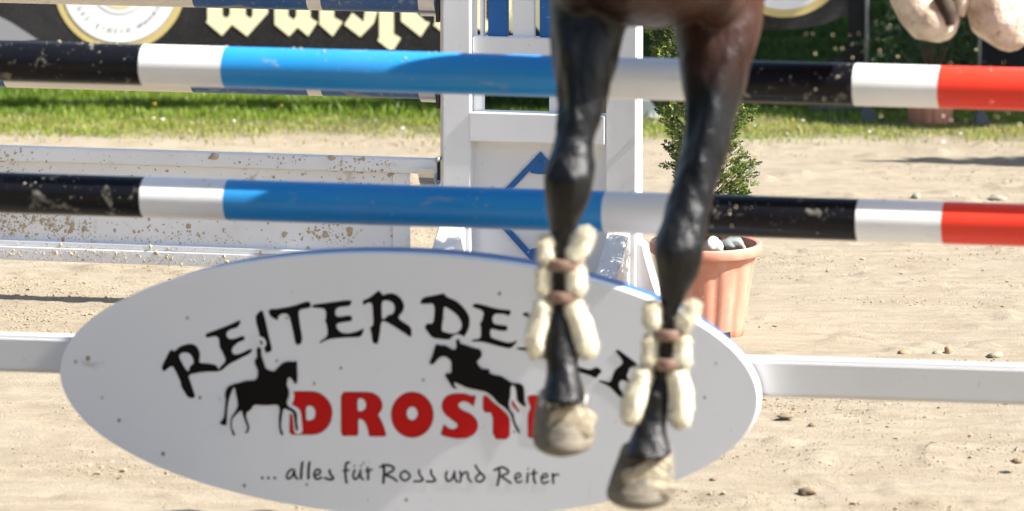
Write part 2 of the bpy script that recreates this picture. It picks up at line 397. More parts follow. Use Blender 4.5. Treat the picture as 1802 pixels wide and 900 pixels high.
def stroke_mesh(mb, pts, w, y, conv, th=0.0006):
    """pen stroke with round ends, drawn in photo pixels"""
    n = len(pts); 
    def circ(c, r): return [(c[0]+r*math.cos(2*math.pi*k/10), c[1]+r*math.sin(2*math.pi*k/10)) for k in range(10)]
    def face(poly, yy):
        q = [conv(p) for p in poly]; mb.add([(x,yy,z) for x,z in q], [tuple(range(len(q)))])
    ws = w if hasattr(w,'__len__') else [w]*n
    for i,p in enumerate(pts): face(circ(p, ws[i]/2), y-th-0.00002*(i%3))
    for i in range(n-1):
        a, b = pts[i], pts[i+1]; dx, dy = b[0]-a[0], b[1]-a[1]; L = math.hypot(dx,dy) or 1; nx_, ny_ = -dy/L, dx/L
        face([(a[0]+nx_*ws[i]/2,a[1]+ny_*ws[i]/2),(b[0]+nx_*ws[i+1]/2,b[1]+ny_*ws[i+1]/2),(b[0]-nx_*ws[i+1]/2,b[1]-ny_*ws[i+1]/2),(a[0]-nx_*ws[i]/2,a[1]-ny_*ws[i]/2)], y-th-0.00007-0.00001*(i%4))
def spl(pts, k=6):
    """Catmull-Rom through points"""
    out = []; n = len(pts)
    for i in range(n-1):
        p0 = pts[max(i-1,0)]; p1 = pts[i]; p2 = pts[i+1]; p3 = pts[min(i+2,n-1)]
        for j in range(k):
            t = j/k; out.append(tuple(0.5*((2*p1[c])+(-p0[c]+p2[c])*t+(2*p0[c]-5*p1[c]+4*p2[c]-p3[c])*t*t+(-p0[c]+3*p1[c]-3*p2[c]+p3[c])*t**3) for c in (0,1)))
    out.append(pts[-1]); return out
A = lambda p: Zm(270,500,4.2867,p)
B = lambda p: Zm(550,500,6.43,p)
C3 = lambda p: Zm(730,500,5.845,p)
D4 = lambda p: Zm(1000,590,8.573,p)
E5 = lambda p: Zm(370,600,4.864,p)
F6 = lambda p: Zm(580,670,7.5,p)
G7 = lambda p: Zm(740,580,4.286,p)
H8 = lambda p: Zm(440,800,6.007,p)
I9 = lambda p: Zm(700,800,6.007,p)
YP = YF - 0.0002
def letter(*loops, **k): return flat_print('letter', loops, YP, M['ink'], fb, off=SO, **k)
letter(A([(60,630),(90,570),(130,492),(160,510),(200,470),(280,448),(330,470),(352,520),(350,560),(345,595),(420,600),(475,612),(490,638),(505,661),(380,662),(262,685),(280,740),(318,850),(300,862),(262,858),(210,775),(205,735),(165,650),(140,615),(75,665)]),
       A([(188,540),(225,515),(270,520),(300,560),(305,600),(275,620),(265,665),(235,630)]))
E1p = [(392,380),(410,370),(560,315),(655,270),(658,290),(635,330),(590,340),(555,360),(550,390),(570,415),(610,415),(680,388),(695,420),(640,440),(600,475),(590,510),(610,535),(660,525),(745,482),(740,520),(640,570),(570,605),(507,661),(492,638),(550,580),(520,510),(500,480),(495,410),(470,392),(400,408)]
letter(A(E1p))
letter(A([(770,240),(820,190),(845,270),(870,390),(895,490),(890,505),(850,525),(835,480),(805,445),(800,380),(775,290)]))
letter(A([(870,190),(940,188),(1060,165),(1150,133),(1180,135),(1190,165),(1180,180),(1095,195),(1100,270),(1128,440),(1075,468),(1050,340),(1025,240),(1000,222),(960,228),(940,250),(940,278),(875,240)]))
letter(B([(0,245),(20,232),(230,205),(370,185),(445,188),(440,215),(420,250),(300,262),(260,290),(258,350),(290,375),(440,352),(455,420),(300,440),(270,460),(275,500),(320,550),(400,562),(500,540),(582,500),(575,540),(545,603),(380,605),(230,618),(140,640),(90,672),(78,658),(170,590),(170,510),(155,440),(138,415),(155,390),(150,300),(120,275),(0,268)]))
letter(B([(565,190),(650,155),(750,70),(775,100),(800,130),(860,105),(930,110),(1000,160),(1040,240),(1025,310),(970,370),(985,405),(1120,490),(1120,612),(1040,555),(900,465),(830,425),(785,420),(770,480),(765,540),(740,685),(680,668),(668,570),(650,490),(690,465),(680,250),(660,210),(620,215),(575,245)]),
       B([(782,190),(860,185),(920,220),(935,290),(905,345),(860,350),(810,400),(785,400)]))
letter(C3([(50,205),(80,140),(200,118),(305,95),(320,130),(430,175),(510,250),(565,340),(562,440),(530,510),(500,550),(465,520),(430,512),(395,530),(370,560),(345,575),(200,560),(170,545),(100,450),(125,405),(190,410),(205,290),(200,225),(180,200),(120,205)]),
       C3([(300,230),(360,260),(440,320),(485,400),(480,460),(440,500),(380,515),(290,490),(275,470),(295,300)]))
E3p = [(590,225),(620,200),(700,215),(860,260),(998,272),(965,335),(930,310),(830,305),(800,335),(800,390),(830,418),(958,430),(948,485),(870,480),(790,460),(775,480),(780,550),(850,575),(950,605),(1010,600),(1052,575),(1040,610),(985,668),(860,640),(700,595),(580,592),(590,575),(660,565),(680,540),(680,440),(668,405),(690,385),(712,300),(690,270),(600,238)]
letter(C3(E3p))
ca, sa = math.cos(R(9)), math.sin(R(9))
letter(C3([(1120+(x-600)*ca-(y-215)*sa, 300+(x-600)*sa+(y-215)*ca) for x,y in E3p]))
letter(D4([(130,470),(200,492),(330,527),(435,475),(515,545),(460,600),(415,655),(330,610),(200,568),(60,540),(0,480),(60,380),(130,200),(150,-100),(250,-160),(270,-60),(200,200),(150,380)]))
letter(D4([(710,240),(745,215),(850,290),(1045,435),(1020,470),(930,490),(905,560),(880,640),(960,700),(940,760),(860,690),(800,680),(765,720),(770,790),(810,860),(900,940),(1000,950),(960,1030),(860,1000),(740,900),(640,790),(550,740),(450,698),(455,682),(520,690),(620,715),(650,680),(690,560),(720,510),(790,460),(825,420),(810,370),(760,300)]))
# red word with a dark outline
def outset(p, d):
    n = len(p); cx = sum(x for x,_ in p)/n; ar = sum(p[i][0]*p[(i+1)%n][1]-p[(i+1)%n][0]*p[i][1] for i in range(n))
    s = 1 if ar > 0 else -1; q = []
    for i in range(n):
        a = p[i-1]; b = p[i]; c = p[(i+1)%n]
        d1 = Vector((b[0]-a[0], b[1]-a[1])); d2 = Vector((c[0]-b[0], c[1]-b[1]))
        if d1.length < 1e-6 or d2.length < 1e-6: q.append(b); continue
        d1.normalize(); d2.normalize(); n1 = Vector((d1.y,-d1.x)); n2 = Vector((d2.y,-d2.x)); m_ = (n1+n2)
        if m_.length < 0.3: m_ = n1
        m_.normalize(); k = min(1.6, 1/max(0.5, m_.dot(n1)))
        q.append((b[0]+s*m_.x*d*k, b[1]+s*m_.y*d*k))
    return q
def redletter(*loops, sm=1):
    inner = [outset(l, -1.2 if i == 0 else 1.2) for i,l in enumerate(loops)]
    o = flat_print('letter', loops, YP, M['inkdark'], fb, off=SO, th=0.0003, sm=sm); o['label'] = 'red letter with thin dark outline'
    p = flat_print('letter_fill', inner, YP-0.0003, M['inkred'], fb, off=SO, th=0.0004, sm=sm)
def circ(cx, cy, rx, ry, n=36): return [(cx+rx*math.cos(2*math.pi*k/n), cy+ry*math.sin(2*math.pi*k/n)) for k in range(n)]
redletter(E5([(706,432),(780,431),(880,432),(930,442),(980,475),(1020,520),(1042,570),(1048,615),(1035,690),(1010,735),(970,775),(930,797),(880,805),(790,806),(678,805),(678,700),(680,620),(695,560),(690,520),(702,480)]),
          E5([(820,560),(860,555),(885,568),(900,600),(900,635),(885,670),(850,685),(820,680)]))
redletter(F6([(148,150),(330,148),(500,150),(560,158),(610,180),(655,215),(685,260),(702,320),(695,370),(675,410),(640,450),(665,490),(700,560),(730,640),(752,738),(640,739),(520,740),(510,670),(490,600),(460,540),(425,510),(380,505),(379,620),(380,732),(260,731),(150,732),(149,440)]),
          F6([(370,240),(430,235),(465,260),(485,320),(470,370),(440,398),(405,405),(370,402)]))
redletter(F6(circ(1092,452,282,304)), F6(circ(1090,435,72,88)), sm=0)
redletter(G7([(420,500),(410,545),(400,585),(375,560),(330,540),(290,555),(285,580),(310,605),(390,640),(430,690),(435,740),(410,790),(350,822),(260,825),(150,798),(162,755),(175,712),(210,745),(250,755),(280,735),(275,710),(240,685),(180,640),(158,590),(165,540),(195,500),(250,482),(330,482),(380,498)]))
redletter(G7([(470,497),(505,502),(545,545),(590,580),(630,615),(665,655),(675,690),(675,828),(545,828),(545,628),(470,625)]))
redletter(G7([(806,495),(960,495),(1130,495),(1130,570),(960,570),(960,620),(1110,620),(1110,690),(960,690),(960,760),(1130,760),(1130,830),(810,830),(808,740),(808,640),(832,590),(812,545)]))
redletter(G7([(690,525),(712,560),(748,615),(740,630),(715,600),(688,570)]))
# rider emblems: pale halo first, then the black silhouettes
HALO = plain('pale_print', (0.76,0.785,0.83), 0.27, var=0.02, spec=0.3)
cvs = lambda p: fl(p[0], p[1], O1, SO)
for pth, ww in ((spl(E5([(640,560),(700,588),(738,615),(748,690),(755,762)]), 5), 15), (spl(E5([(700,440),(705,480),(690,530)]), 4), 6), (circ(455,604,11,9,14), 6), (circ(807,600,9,8,14), 6)):
    hm = MB(); stroke_mesh(hm, pth, ww, YP-0.0010, cvs); hm.build('halo_line', HALO, fb)
dress = E5([(400,65),(418,50),(438,65),(438,120),(455,170),(475,235),(500,250),(550,265),(580,230),(620,190),(670,175),(715,180),(745,170),(745,240),(748,290),(745,365),(725,368),(700,325),(680,308),(662,330),(655,380),(675,420),(675,470),(655,520),(665,555),(720,590),(745,620),(745,700),(757,765),(735,768),(725,700),(715,620),(690,600),(630,575),(615,640),(605,740),(630,805),(610,812),(590,750),(590,650),(600,590),(585,545),(470,552),(375,545),(350,590),(310,615),(310,660),(340,740),(320,790),(300,790),(325,745),(290,660),(275,610),(268,592),(235,620),(190,665),(185,740),(218,805),(200,815),(175,740),(178,660),(215,610),(240,560),(235,500),(222,450),(215,400),(200,400),(170,470),(150,560),(145,640),(142,722),(110,722),(80,705),(120,660),(130,560),(135,500),(128,450),(150,395),(200,370),(270,355),(300,342),(390,338),(410,300),(410,250),(385,195),(385,160),(405,140),(400,90)])
flat_print('rider_emblem', [dress], YP-0.0020, M['ink'], fb, off=SO)['label'] = 'black silhouette of a dressage horse and rider'
jump = G7([(70,250),(95,190),(105,150),(118,108),(150,120),(190,118),(235,150),(262,155),(275,130),(268,85),(290,70),(300,105),(350,120),(400,140),(450,148),(465,180),(455,215),(430,235),(430,260),(460,295),(490,300),(520,298),(522,330),(560,345),(610,350),(660,385),(690,405),(750,405),(780,430),(785,480),(785,540),(798,580),(780,580),(730,540),(725,470),(715,430),(690,415),(680,440),(680,500),(665,560),(675,610),(705,640),(710,690),(755,780),(740,785),(700,710),(685,640),(640,590),(590,560),(550,510),(500,470),(440,458),(350,440),(290,410),(255,395),(255,420),(280,455),(240,435),(220,400),(180,335),(235,330),(235,290),(235,240),(205,210),(170,200),(140,215),(100,262),(80,265)])
flat_print('rider_emblem', [jump], YP-0.0020, M['ink'], fb, off=SO)['label'] = 'black silhouette of a show jumping horse and rider'
# handwritten slogan
def word(strokes, cv_, w=3.1):
    for st in strokes:
        mb = MB(); ps = cv_(st[1:]) if isinstance(st[0], (int,float)) else cv_(st)
        ww = st[0] if isinstance(st[0], (int,float)) else w
        stroke_mesh(mb, spl(ps,4) if len(ps) > 2 else ps, ww*1.22, YP, cvs); mb.build('slogan_stroke', M['ink'], fb)
word([[4,(130,248),(131,249)],[4,(195,248),(196,249)],[4,(262,248),(263,249)],
  [3,(445,155),(410,180),(390,225),(397,256),(425,250),(455,215),(468,170)],[3.3,(468,165),(475,225),(502,258)],
  [3.6,(555,85),(545,150),(540,255)],[3.6,(630,85),(620,150),(618,255)],
  [3,(680,225),(735,203),(740,168),(705,160),(680,200),(683,240),(710,262),(757,243)],
  [3.3,(842,165),(848,205),(882,250),(850,266),(792,250)],
  [3.3,(1048,85),(1018,95),(1010,150),(1010,230),(1022,300)],[2.6,(985,172),(1048,165)],
  [3,(1108,165),(1090,220),(1108,262),(1140,245),(1165,190)],[3,(1168,165),(1170,235),(1197,265)],[2.6,(1105,120),(1106,121)],[2.6,(1172,120),(1173,121)],
  [3.4,(1243,140),(1250,200),(1248,265)],[2.8,(1225,175),(1255,172),(1288,160)],
  [3.8,(1412,110),(1418,180),(1410,300)],[3.2,(1378,132),(1450,112),(1515,135),(1512,170),(1440,215),(1500,242),(1552,280)],
  [3,(1640,173),(1598,200),(1592,240),(1635,277),(1682,250),(1688,215),(1640,173)]], H8)
word([[3.1,(225,165),(230,210),(267,265),(235,282),(175,285)],[3.1,(352,165),(357,210),(397,270),(362,287),(305,285)],
  [3,(520,180),(508,235),(530,283),(572,260),(600,190)],[3,(602,180),(605,250),(632,290)],
  [3,(658,180),(668,235),(660,290)],[2.8,(664,240),(705,192),(740,195),(745,250),(777,290)],
  [3,(820,115),(860,180),(917,240),(880,287),(835,280),(828,240),(872,200)],
  [3.4,(1070,150),(1075,220),(1055,325)],[3,(1020,168),(1100,135),(1167,170),(1160,200),(1100,230),(1150,270),(1197,302)],
  [2.6,(1240,255),(1295,235),(1290,202),(1255,207),(1240,250),(1265,295),(1312,282)],
  [3,(1375,200),(1370,295)],[2.6,(1378,150),(1379,151)],
  [3.2,(1440,165),(1440,270),(1457,300)],[2.4,(1405,205),(1475,195)],
  [2.6,(1515,255),(1580,235),(1570,205),(1535,215),(1517,260),(1537,305),(1592,287)],
  [3,(1638,205),(1645,305)],[2.6,(1645,238),(1665,212),(1702,215)]], I9)
# small scuffs and mud flecks on the board
mb = MB()
for (x,y,r) in [(155,631,4),(133,637,2.5),(287,799,3.5),(487,635,2.4),(745,669,2.5),(879,517,3),(600,648,2.5),(553,675,2.5),(430,855,3),(540,853,2.5),(1190,690,2.5),(905,760,2),(330,560,2.5),(352,700,3),(180,700,2),(210,740,3),(640,815,2),(1150,640,3),(1240,700,2.5),(1100,830,2.5),(780,560,1.8),(505,560,2),(820,655,2),(1260,640,2),(715,880,3)]:
    q = [fl(p[0],p[1],O1,SO) for p in circ(x,y,r,r*1.2,9)]; mb.add([(a,YP-0.0006,b) for a,b in q], [tuple(range(9))])
tagp(mb.build('mud_spots', CLOD, fb), kind='stuff')

# ================================================================== jump wing (white stand)
def wing(mirror=False):
    """local frame: x along the fence, y away from the camera, z up; x=0 at pixel column 901"""
    w = empty('jump_wing', O2, -YAW)
    tw = 1.50
    def X(px, py=200): return fl(px, py, O2, 0.045)[0]
    def Zp(py, px=901): return fl(px, py, O2, 0.045)[1]
    xl0, xl1 = X(779), X(828); xr0, xr1 = X(1066), X(1120)
    y0, y1 = -0.045, 0.045
    for a,b in ((xl0,xl1),(xr0,xr1)): MB().box(a,b,y0,y1,0.03,tw).build('post', M['wingwhite'], w, bevel=0.004)
    zr = [(Zp(110),Zp(67)),(Zp(251),Zp(199.5)),(1.42,1.48)]
    ZS = Zp(199.5)
    for i,(a,b) in enumerate(zr): MB().box(xl1+0.002 if i!=1 else xl1-0.004, xr0-0.002, -0.030 if i!=1 else -0.048, 0.030, a, b).build('rail', M['wingwhite'], w, bevel=0.003)
    # slats above
    for (p0,p1,mk) in ((840,846,'wingwhite'),(854,888,'wingblue'),(898,935,'wingwhite'),(945,982,'wingblue'),(992,1029,'wingwhite'),(1038,1062,'wingblue')):
        o = MB().box(X(p0,30),X(p1,30),-0.012,0.012,zr[0][1]-0.005,1.425).build('slat', M[mk], w, bevel=0.002); o['label'] = 'blue slat' if mk=='wingblue' else 'white slat'
    for (p0,p1) in ((828.5,845),(962,983)):
        MB().box(X(p0,180),X(p1,180),-0.014,0.014,zr[1][1]-0.004,zr[0][0]+0.004).build('stub', M['wingwhite'], w, bevel=0.002)
    # recessed lower panel and its ledge
    MB().box(xl1-0.002, xr0+0.002, -0.006, 0.010, 0.08, zr[1][0]+0.01).build('panel', M['wingwhite'], w, bevel=0.002)
    MB().box(xl1, xr0, -0.030, 0.020, 0.05, 0.11).build('rail', M['wingwhite'], w, bevel=0.003)
    # blue diamond
    c = fl(951,372,O2,0.01); hx, hz = 0.175, 0.184
    outer = [(c[0],c[1]+hz),(c[0]+hx,c[1]),(c[0],c[1]-hz),(c[0]-hx,c[1])]; t = 0.865
    inner = [(c[0]+(x-c[0])*t, c[1]+(z-c[1])*t) for x,z in outer]
    mb = MB()
    for i in range(4):
        j = (i+1)%4; mb.prism([outer[i],outer[j],inner[j],inner[i]], -0.0145, -0.0062)
    mb.build('diamond_frame', M['wingblue'], w)
    for sgn in (1,-1):
        a = 0.040; pts = [(c[0]-a,c[1]+sgn*(hz*t-0.040)),(c[0],c[1]+sgn*(hz*t+0.006)),(c[0]+a,c[1]+sgn*(hz*t-0.040)),(c[0],c[1]+sgn*(hz*t-0.045))]
        MB().prism(chaikin(pts,2), -0.0138, -0.0063).build('gusset', M['wingblue'], w)
    # metal keyhole track on the outer side, with its holes standing dark
    MB().box(xl0-0.012, xl0-0.001, -0.028, 0.028, 0.10, 1.44).build('track', M['metal'], w, bevel=0.001)
    # cross feet: steep braces in front and behind each post, flared base at the outer side
    for (a,b) in ((X(775,430)+0.001,X(820,430)),(X(1071,430),X(1110,430))):
        for s in (-1,1):
            f0 = s*0.050; f1 = s*0.40; q = [(f0,0.0),(f1,0.0),(f1,0.05),(f0+s*0.02,0.285),(f0,0.285)]
            mb = MB(); n = len(q); vs = [(a,y,z) for y,z in q]+[(b,y,z) for y,z in q]
            mb.add(vs, [tuple(range(n)), tuple(range(n,2*n))[::-1]]+[(i,(i+1)%n,(i+1)%n+n,i+n) for i in range(n)])
            mb.build('foot', M['footwhite'], w, bevel=0.005)
    pr = [fl(x,y,O2,0.03) for x,y in [(1121,425),(1132,432),(1137,455),(1147,490),(1160,530),(1165,556),(1121,556)]]
    MB().prism(pr, -0.035, 0.035).build('flare', M['wingwhite'], w, bevel=0.003)
    return w
def copy_tree(o, parent=None):
    c = o.copy(); COL.objects.link(c)
    if parent: c.parent = parent
    for ch in o.children: copy_tree(ch, c)
    return c
WG = 'jump wings carrying the poles'
w0 = wing(); tagp(w0, 'white jump wing with blue slats and blue diamond behind the horse legs', 'jump stand', WG)
XLW = fl(779,200,O2,0.045)[0]
def place_copy(lx, O, flip, label):
    c = copy_tree(w0); c['label'] = label
    base = O + _u*lx
    if flip: c.rotation_euler = (0,0,math.pi-YAW); c.location = base + _u*XLW
    else: c.location = base - _u*XLW
    if O is O1: c.location.z = -0.15
    return c
place_copy(-4.35, O2, True, 'white jump wing at the far left end of the muddy white gate')
place_copy(1.80, O1, False, 'white jump wing at the right end of the striped poles')
place_copy(-2.32, O1, True, 'white jump wing at the left end of the striped poles')
def pole_cup(O, lx, z, left=False, label='metal pole cup'):
    """shallow half-round cup the pole end rests in, hooked on the track"""
    c = empty('pole_cup', O + _u*lx + Vector((0,0,z)), -YAW)
    s = -1 if not left else 1; mb = MB(); seg = 14; rs = []
    for xx_ in (0.012, 0.062):
        ring = [(s*xx_, 0.060*math.cos(math.pi+math.pi*k/seg), 0.060*math.sin(math.pi+math.pi*k/seg)+0.0) for k in range(seg+1)]
        ring += [(s*xx_, 0.054*math.cos(math.pi+math.pi*k/seg), 0.054*math.sin(math.pi+math.pi*k/seg)) for k in range(seg,-1,-1)]
        rs.append(ring)
    mb.rings(rs); mb.build('tray', M['metal'], c, smooth=False)
    MB().box(min(s*0.0,s*0.012), max(s*0.0,s*0.012), -0.035, 0.035, -0.075, 0.055).build('bracket', M['darkmetal'], c, bevel=0.002)
    MB().tube([(s*0.004,-0.030,0.03),(s*0.004,-0.048,0.03)], 0.008, 10).build('pin', M['metal'], c, smooth=True)
    return tagp(c, label, 'pole cup', 'metal cups on the wings')
# ================================================================== rear poles, cups and muddy gate
def rear_pole(z, y_pix, segs, label):
    root = empty('old_pole', O2 + Vector((0,0,z)), -YAW); tagp(root, label, 'jump pole', 'old poles of the rear fence')
    for (p0,p1,mk) in segs:
        a = p0 if p0 < -3 and p0 > -5 else fl(p0, y_pix, O2, 0.05)[0]; b = fl(p1, y_pix, O2, 0.05)[0]
        o = cyl_band(a, b, 0.050, M[mk], root, capl=(p0==segs[0][0]), capr=(p1==segs[-1][1]))
        o['label'] = 'dark blue peeling section' if mk=='oldblue' else 'cream white section'
    return root
zU = fl(400,13,O2,0.0)[1]+0.047; zM = fl(400,163,O2,0.0)[1]+0.047
rear_pole(zU, 10, [(-4.30,-900,'oldblue'),(-900,-560,'oldwhite'),(-560,-10,'oldblue'),(-10,337,'oldwhite'),(337,538,'oldblue'),(538,563,'oldwhite'),(563,752,'oldblue')], 'dark blue and cream old pole at the top edge, above the black banner')
rear_pole(zM, 165, [(-4.30,-900,'oldblue'),(-900,-560,'oldwhite'),(-560,5,'oldblue'),(5,334,'oldwhite'),(334,538,'oldblue'),(538,563,'oldwhite'),(563,752,'oldblue')], 'dark blue and cream old pole seen just under the upper striped pole')
pole_cup(O2, XLW-0.013, zU, label='metal pole cup at the top holding the upper dark blue pole')
pole_cup(O2, XLW-0.013, zM, label='metal pole cup under the upper striped pole, holding the lower dark blue pole')
gt = empty('plank_gate', O2, -YAW); tagp(gt, 'long white wooden gate spattered with mud, left of the white wing', 'gate')
gz = lambda py, px=300: fl(px, py, O2, 0.03)[1]
xe = fl(768,290,O2,0.03)[0]; xp = fl(718,400,O2,0.02)[0]; xq = fl(690,400,O2,0.02)[0]
zt = gz(267); zr0 = gz(292.5); z1 = gz(433); z2 = gz(442); zb = gz(467)
MB().box(-4.32, xe, -0.030, 0.012, zr0, zt).build('top_rail', M['gate'], gt, bevel=0.003)
MB().box(-4.20, xq, -0.012, 0.008, z1-0.01, zr0-0.001).build('panel', M['gate'], gt, bevel=0.002)
MB().box(-4.20, xp+0.001, -0.033, 0.008, z2, z1).build('lip', M['gate'], gt, bevel=0.002)
MB().box(-4.20, xp, -0.038, 0.008, zb, z2-0.001).build('bottom_rail', M['gate'], gt, bevel=0.003)
MB().box(xq+0.001, xp, -0.020, 0.010, z1+0.001, zr0-0.001).build('end_batten', M['gate'], gt, bevel=0.002)
pole_cup(O2, XLW-0.013, zt-0.028, label='dark metal hanger holding the right end of the muddy gate rail').children[0].scale = (1,0.55,0.5)
n = 9000; xs = rng.uniform(-1.75, xp-0.005, n); zs = rng.uniform(zb+0.004, zt-0.003, n)
w_ = fbm(xs*3+9, zs*6, 4, 77); keep = (np.abs(zs-z1) > 0.006) & (np.abs(zs-z2) > 0.006) & (rng.random(n) < np.clip(0.45+w_*3.0-(xs+1.7)*0.28,0.03,1)) & ~((xs > xq) & (zs > zr0)); xs = xs[keep]; zs = zs[keep]
dep = np.where(zs > zr0, -0.030, np.where(zs > z1, -0.012, np.where(zs > z2, -0.033, -0.038)))
dep = np.where((xs > xq) & (zs > z1), -0.020, dep)
rr = 0.0013 + 0.0034*rng.random(len(xs))**1.5 + 0.009*rng.random(len(xs))**26
rr = np.where(zs < z1+0.03, rr*0.65, rr)
V_, F_ = scatter_lumps(np.zeros((len(xs),3)), rr, 1.0, 0.35, 8); V_ = V_.reshape(len(xs),-1,3); V_[...,1] *= 0.55
V_ += np.stack([xs, dep, zs], -1)[:,None,:]
o = npmesh('mud_spatter', V_.reshape(-1,3), F_, plain('dry_mud', (0.48,0.39,0.27), 0.9, var=0.3, sc=60), gt); tagp(o, kind='stuff')

# ================================================================== terracotta pots, conifer
def terra(name, col):
    m = NT(name); c = m.mix(m.noise(9,4), col, tuple(x*0.86 for x in col))
    c = m.mix(m.ramp(m.noise(120,2), [(0.70,0.0),(0.73,0.8)]), c, (0.75,0.62,0.52)); c = m.mix(m.ramp(m.noise(16,4,0.6,(1,1,0.4)), [(0.5,0.0),(0.8,0.35)]), c, (0.72,0.52,0.42))
    m.base(c); m.rough(0.5); return m.m
TERRA = terra('terracotta_plastic', (0.60,0.255,0.175))
def pot(P, rt, hh, label, name='flower_pot'):
    root = empty(name, P); tagp(root, label, 'flower pot', 'terracotta pots')
    seg = 96; rb = rt*0.70
    def prof(z):   # outer body radius
        return rb + (rt*0.90-rb)*(z/hh)
    rs = []
    zs_ = [0, 0.004, 0.10*hh, 0.25*hh, 0.5*hh, 0.7*hh, 0.775*hh, 0.80*hh]
    for j,z in enumerate(zs_):
        ring = []
        for k in range(seg):
            a = 2*math.pi*k/seg; flute = 0.5+0.5*math.cos(a*12); amp = 0.045*rt*(1 if z < 0.72*hh else 0.4 if z < 0.79*hh else 0)
            r = prof(z) - amp*(flute**3) - (0.004 if j == 0 else 0); ring.append((r*math.cos(a), r*math.sin(a), z))
        rs.append(ring)
    for (r,z) in ((prof(.81*hh)+0.003,0.815*hh),(prof(.9*hh)+0.003,0.90*hh)): rs.append([(r*math.cos(2*math.pi*k/seg), r*math.sin(2*math.pi*k/seg), z) for k in range(seg)])
    MB().rings(rs, cap=True).build('body', TERRA, root, smooth=True).data.set_sharp_from_angle(angle=R(50))
    rs = []
    for (r,z) in ((rt*0.90,0.885*hh),(rt*0.985,0.885*hh),(rt,0.90*hh),(rt,0.975*hh),(rt*0.985,0.995*hh),(rt*0.96,hh),(rt*0.90,0.985*hh),(rt*0.86,0.9*hh),(rt*0.80,0.72*hh)):
        rs.append([(r*math.cos(2*math.pi*k/seg), r*math.sin(2*math.pi*k/seg), z) for k in range(seg)])
    MB().rings(rs, cap=False).build('rim', TERRA, root, smooth=True).data.set_sharp_from_angle(angle=R(50))
    soil = MB(); ring = [(rt*0.86*math.cos(2*math.pi*k/48), rt*0.86*math.sin(2*math.pi*k/48), 0.90*hh) for k in range(48)]
    soil.add(ring+[(0,0,0.93*hh)], [(k,(k+1)%48,48) for k in range(48)]); soil.build('soil', plain('dark_soil_'+name,(0.06,0.045,0.03),0.95), root, smooth=True)
    return root
PP = gnd(1240, 588); 
pt = pot(PP, 0.170, 0.285, 'terracotta flower pot on the sand beside the white wing, behind the right leg'); pt.rotation_euler = (R(2.5),0,0.2)
slot = MB().box(-0.012,0.012,-0.1225,-0.110,0.006,0.026).build('drain_hole', M['darkmetal'], pt); slot.rotation_euler = (0,0,0.35)
zs0 = 0.285
o = link('pebble', stone_mesh(0.032,0.030,0.024,21,3), plain('speckled_white_stone',(0.50,0.49,0.46),0.7,var=0.6,sc=70), None, True); o.location = PP+Vector((0.022,-0.095,zs0-0.004)); tagp(o,'white speckled stone lying in the terracotta pot','stone','stones in the pot')
o = link('pebble', stone_mesh(0.038,0.032,0.022,22,3), plain('smooth_grey_stone',(0.24,0.27,0.26),0.6,var=0.12,sc=10), None, True); o.location = PP+Vector((0.082,-0.075,zs0-0.002)); tagp(o,'smooth grey stone lying in the terracotta pot','stone','stones in the pot')

def sprays(centers, dirs, size, nleaf, seed, jag=0.6):
    """flat fan sprays of many small scale leaves"""
    r = np.random.default_rng(seed); n = len(centers); c = np.repeat(centers, nleaf, 0); d = np.repeat(dirs, nleaf, 0)
    side = np.cross(dirs, r.normal(size=(n,3))); side /= np.linalg.norm(side,axis=1,keepdims=True)+1e-9; s = np.repeat(side, nleaf, 0)
    t = r.random((n*nleaf,1)); lat = r.uniform(-1,1,(n*nleaf,1))*(1-0.6*t)*jag; sz = np.repeat(size,nleaf)[:,None]
    base = c + d*t*sz + s*lat*sz*0.6
    ld = d*0.8 + s*np.sign(lat)*0.7 + r.normal(size=d.shape)*0.25; ld /= np.linalg.norm(ld,axis=1,keepdims=True)
    w = np.cross(ld, r.normal(size=d.shape)); w /= np.linalg.norm(w,axis=1,keepdims=True)+1e-9
    L = sz*r.uniform(0.22,0.45,(len(c),1)); W = L*0.22
    V = np.stack([base-w*W, base+ld*L*0.55-w*W*1.1, base+ld*L, base+ld*L*0.5+w*W*1.1], 1)
    F = np.arange(len(c)*4).reshape(-1,4)
    tint = np.repeat(np.repeat(r.random(n)*0.7, nleaf)+r.random(n*nleaf)*0.3, 4)
    return V.reshape(-1,3), F, tint
TH = leaf_mat('thuja_foliage', (0.016,0.030,0.008), (0.115,0.175,0.035), (0.40,0.44,0.10), 0.28)
BARK = plain('brown_bark', (0.13,0.09,0.06), 0.9, var=0.3, sc=30, bump=0.01)
cf = empty('potted_conifer', PP + Vector((0,0,0.26))); tagp(cf, 'slim ragged green conifer growing in the terracotta pot by the wing', 'conifer')
mb = MB(); mb.tube([(0,0,-0.02),(0.005,0,0.3),(-0.03,0.0,0.6),(-0.045,0,0.95)], [0.016,0.012,0.008,0.003], 8)
rr_ = random.Random(5)
cs, ds, sz = [], [], []
for i in range(2500):
    z = 0.04 + 0.90*rr_.random()
    cxm = np.interp(z, [0,.1,.3,.6,.95], [0.0,.045,.0,-.045,-.05])
    prof = np.interp(z, [0.03,0.10,0.25,0.33,0.40,0.62,0.95], [0.04,0.085,0.115,0.085,0.135,0.115,0.02])
    a = rr_.random()*2*math.pi; k = 0.25+0.75*rr_.random()**0.45
    lump = 1+0.45*mnoise.noise(Vector((math.cos(a)*1.7, math.sin(a)*1.7, z*9)))
    r = max(0.008, prof*k*lump); c = Vector((cxm+r*math.cos(a), r*math.sin(a), z))
    d = Vector((math.cos(a), math.sin(a), 0.5+rr_.uniform(-.5,.6))).normalized()
    cs.append(c[:]); ds.append(d[:]); sz.append(rr_.uniform(0.014,0.030))
    if i % 9 == 0: mb.tube([(cxm,0,z-0.06),tuple(c)], [0.003,0.001], 5)
mb.build('trunk', BARK, cf, smooth=True)
